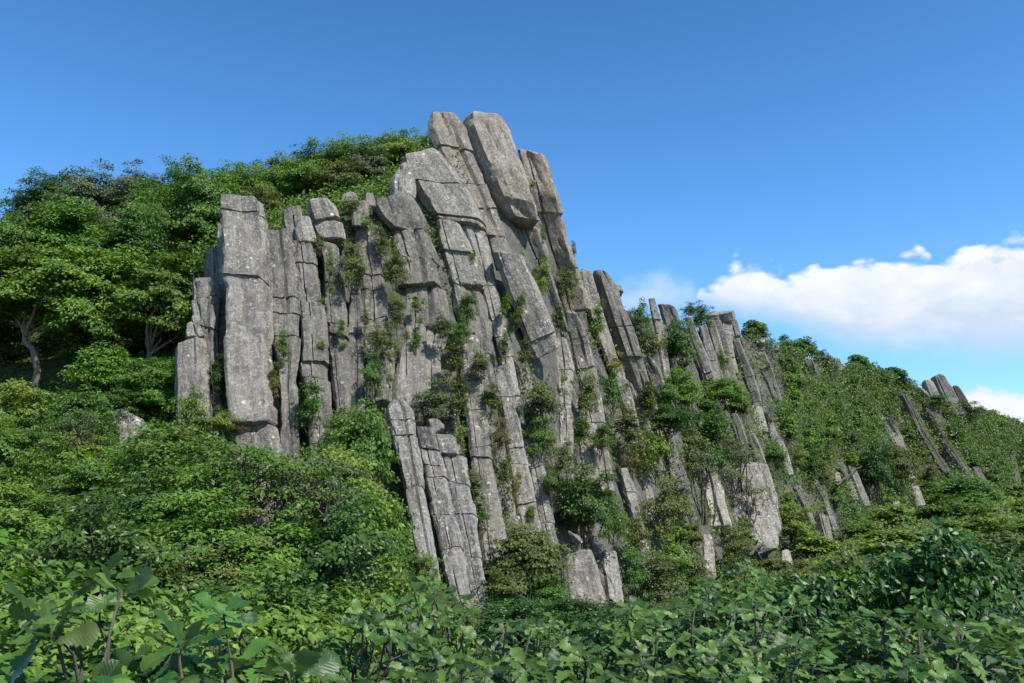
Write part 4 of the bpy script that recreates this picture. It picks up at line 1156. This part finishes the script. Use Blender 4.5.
oak(705, 580, 7.0, 'oak sapling just left of the one that rises above the thicket', w=1.4)
# ------------------------------------------------------------------ light and sky
SUN = Vector((.50, -.52, .96)).normalized()
sl = bpy.data.lights.new('sun', 'SUN'); sl.energy = 4.2; sl.angle = R(.53); sl.color = (1.0, .955, .88)
so = link('sun', sl); so.rotation_mode = 'QUATERNION'; so.rotation_quaternion = Vector((0, 0, 1)).rotation_difference(SUN)
W = bpy.data.worlds.new('World'); S.world = W; W.use_nodes = True
t = NT(W.node_tree); bg = W.node_tree.nodes['Background']
sk = t.n('ShaderNodeTexSky', sky_type='NISHITA')
sk.sun_disc = False; sk.sun_elevation = math.asin(SUN.z); sk.sun_rotation = math.atan2(SUN.x, SUN.y)
sk.air_density = 1.0; sk.dust_density = .25; sk.ozone_density = 2.2; sk.altitude = 800
hs = t.n('ShaderNodeHueSaturation'); t.set(hs.inputs['Color'], sk); hs.inputs['Saturation'].default_value = 1.28; hs.inputs['Hue'].default_value = .5
skyc = hs.outputs[0]
gr = t.n('ShaderNodeMapRange')
# cumulus bank low in the east of north, drifting cloud in the direction of the view ray
tc = t.n('ShaderNodeTexCoord'); dirv = tc.outputs['Generated']
nv = t.n('ShaderNodeVectorMath', operation='NORMALIZE'); t.set(nv.inputs[0], dirv)
sx = t.n('ShaderNodeSeparateXYZ'); t.set(sx.inputs[0], nv.outputs[0])
az = t.math('ARCTAN2', sx.outputs[0], sx.outputs[1]); el = t.math('ARCSINE', sx.outputs[2])
t.set(gr.inputs[0], el); gr.inputs[1].default_value = R(18); gr.inputs[2].default_value = R(40); gr.inputs[3].default_value = 1.58; gr.inputs[4].default_value = 1.08
g3 = t.n('ShaderNodeVectorMath', operation='SCALE'); t.set(g3.inputs[0], skyc); t.set(g3.inputs['Scale'], gr.outputs[0]); skyc = g3.outputs[0]
def azel(px, py):
    d = ray(px, py).normalized(); return math.atan2(d.x, d.y), math.asin(d.z)
A0, A1 = R(-10), R(50)
u = t.math('DIVIDE', t.math('SUBTRACT', az, A0), A1 - A0)
E0, E1 = R(0), R(25)
def prof(pts):
    st = []
    for px, py in pts:
        a, e = azel(px, py); st.append(((a - A0) / (A1 - A0), (e - E0) / (E1 - E0)))
    r = t.ramp(u, st)
    return t.math('MULTIPLY_ADD', r, E1 - E0, E0)
sv = t.mapping(nv.outputs[0], (1, 1, 1.7))
n1 = t.math('SUBTRACT', t.noise(sv, 9.0, 7, .60), .5)
n2 = t.math('SUBTRACT', t.noise(sv, 26.0, 6, .62), .5)
wp = t.n('ShaderNodeVectorMath', operation='ADD'); t.set(wp.inputs[0], sv)
ws = t.n('ShaderNodeVectorMath', operation='SCALE'); t.set(ws.inputs[0], t.noise(sv, 16.0, 4, .6, 1)); ws.inputs['Scale'].default_value = .035
t.set(wp.inputs[1], ws)
def puffs(scale):
    q = t.n('ShaderNodeTexVoronoi', feature='SMOOTH_F1', i_Scale=scale); q.inputs['Smoothness'].default_value = .35
    t.set(q.inputs['Vector'], wp.outputs[0])
    return t.math('SUBTRACT', .42, q.outputs['Distance'])
pf = t.math('ADD', t.math('MULTIPLY', puffs(24.0), 1.0), t.math('MULTIPLY', puffs(58.0), .5))
def bank(top, bot, amp, soft, bsoft):
    a = t.math('ADD', t.math('SUBTRACT', prof(top), el), t.math('ADD', t.math('MULTIPLY', n1, R(amp * .7)), t.math('ADD', t.math('MULTIPLY', n2, R(amp * .45)), t.math('MULTIPLY', pf, R(amp * .6)))))
    m = t.n('ShaderNodeMapRange', interpolation_type='SMOOTHSTEP'); t.set(m.inputs[0], a); m.inputs[1].default_value = R(-.05); m.inputs[2].default_value = R(soft)
    b = t.math('ADD', t.math('SUBTRACT', el, prof(bot)), t.math('MULTIPLY', n1, R(2.6)))
    m2 = t.n('ShaderNodeMapRange', interpolation_type='SMOOTHSTEP'); t.set(m2.inputs[0], b); m2.inputs[1].default_value = R(-.3); m2.inputs[2].default_value = R(bsoft)
    m3 = t.n('ShaderNodeMapRange', interpolation_type='SMOOTHSTEP'); t.set(m3.inputs[0], t.math('SUBTRACT', prof(top), el)); m3.inputs[1].default_value = R(-1.15); m3.inputs[2].default_value = R(-.75)
    return t.math('MULTIPLY', t.math('MULTIPLY', m.outputs[0], m3.outputs[0]), m2.outputs[0]), a
c1, dep = bank([(685,330),(700,284),(735,258),(775,266),(815,261),(850,252),(900,255),(960,246),(1010,232),(1100,222)],
               [(690,310),(760,330),(840,350),(900,362),(1000,366),(1100,366)], 3.0, .75, 2.4)
c2, _ = bank([(930,420),(955,394),(978,379),(1010,386),(1060,392),(1110,388)], [(930,440),(1110,440)], 1.2, .7, .6)
c3, _ = bank([(590,320),(622,272),(660,262),(690,276),(712,300),(740,330)], [(600,330),(660,318),(740,325)], 2.0, 2.4, 2.6)
c4, _ = bank([(985,262),(1000,240),(1024,226),(1080,222)], [(985,262),(1000,258),(1024,256),(1080,256)], 2.0, 1.6, 1.2)
wis = t.math('MULTIPLY', t.ramp(t.noise(t.mapping(nv.outputs[0], (1, 1, 2.4), (.3, .1, 0)), 5.0, 7, .7), [(.60, 0.0), (.82, .22)]), 1.0)
c = t.math('MAXIMUM', c1, c2)
c = t.math('MAXIMUM', c, t.math('MULTIPLY', c3, .55))
c = t.math('MAXIMUM', c, t.math('MULTIPLY', c4, .45))
c = t.math('MULTIPLY', c, .97)
shade = t.n('ShaderNodeMapRange'); t.set(shade.inputs[0], t.math('SUBTRACT', t.math('ADD', dep, t.math('MULTIPLY', n2, R(4))), t.math('MULTIPLY', pf, R(5.0)))); shade.inputs[1].default_value = R(.6); shade.inputs[2].default_value = R(6.0)
white = t.mix(shade.outputs[0], (5.9, 6.0, 6.15), (3.9, 4.6, 5.6))
white = t.mix(t.math('MULTIPLY', c2, .9), white, (5.8, 5.95, 6.15))
skyc = t.mix(c, skyc, white)
t.set(bg.inputs['Color'], skyc); bg.inputs['Strength'].default_value = .10
S.view_settings.view_transform = 'Standard'; S.view_settings.look = 'None'
S.view_settings.exposure = 0.75; S.view_settings.gamma = 1.0; S.view_settings.use_curve_mapping = False
S.render.engine = 'CYCLES'
S.cycles.use_denoising = True
S.cycles.max_bounces = 6; S.cycles.diffuse_bounces = 3; S.cycles.glossy_bounces = 2; S.cycles.transmission_bounces = 3
S.cycles.use_adaptive_sampling = True; S.cycles.adaptive_threshold = .01
S.cycles.sample_clamp_indirect = 6
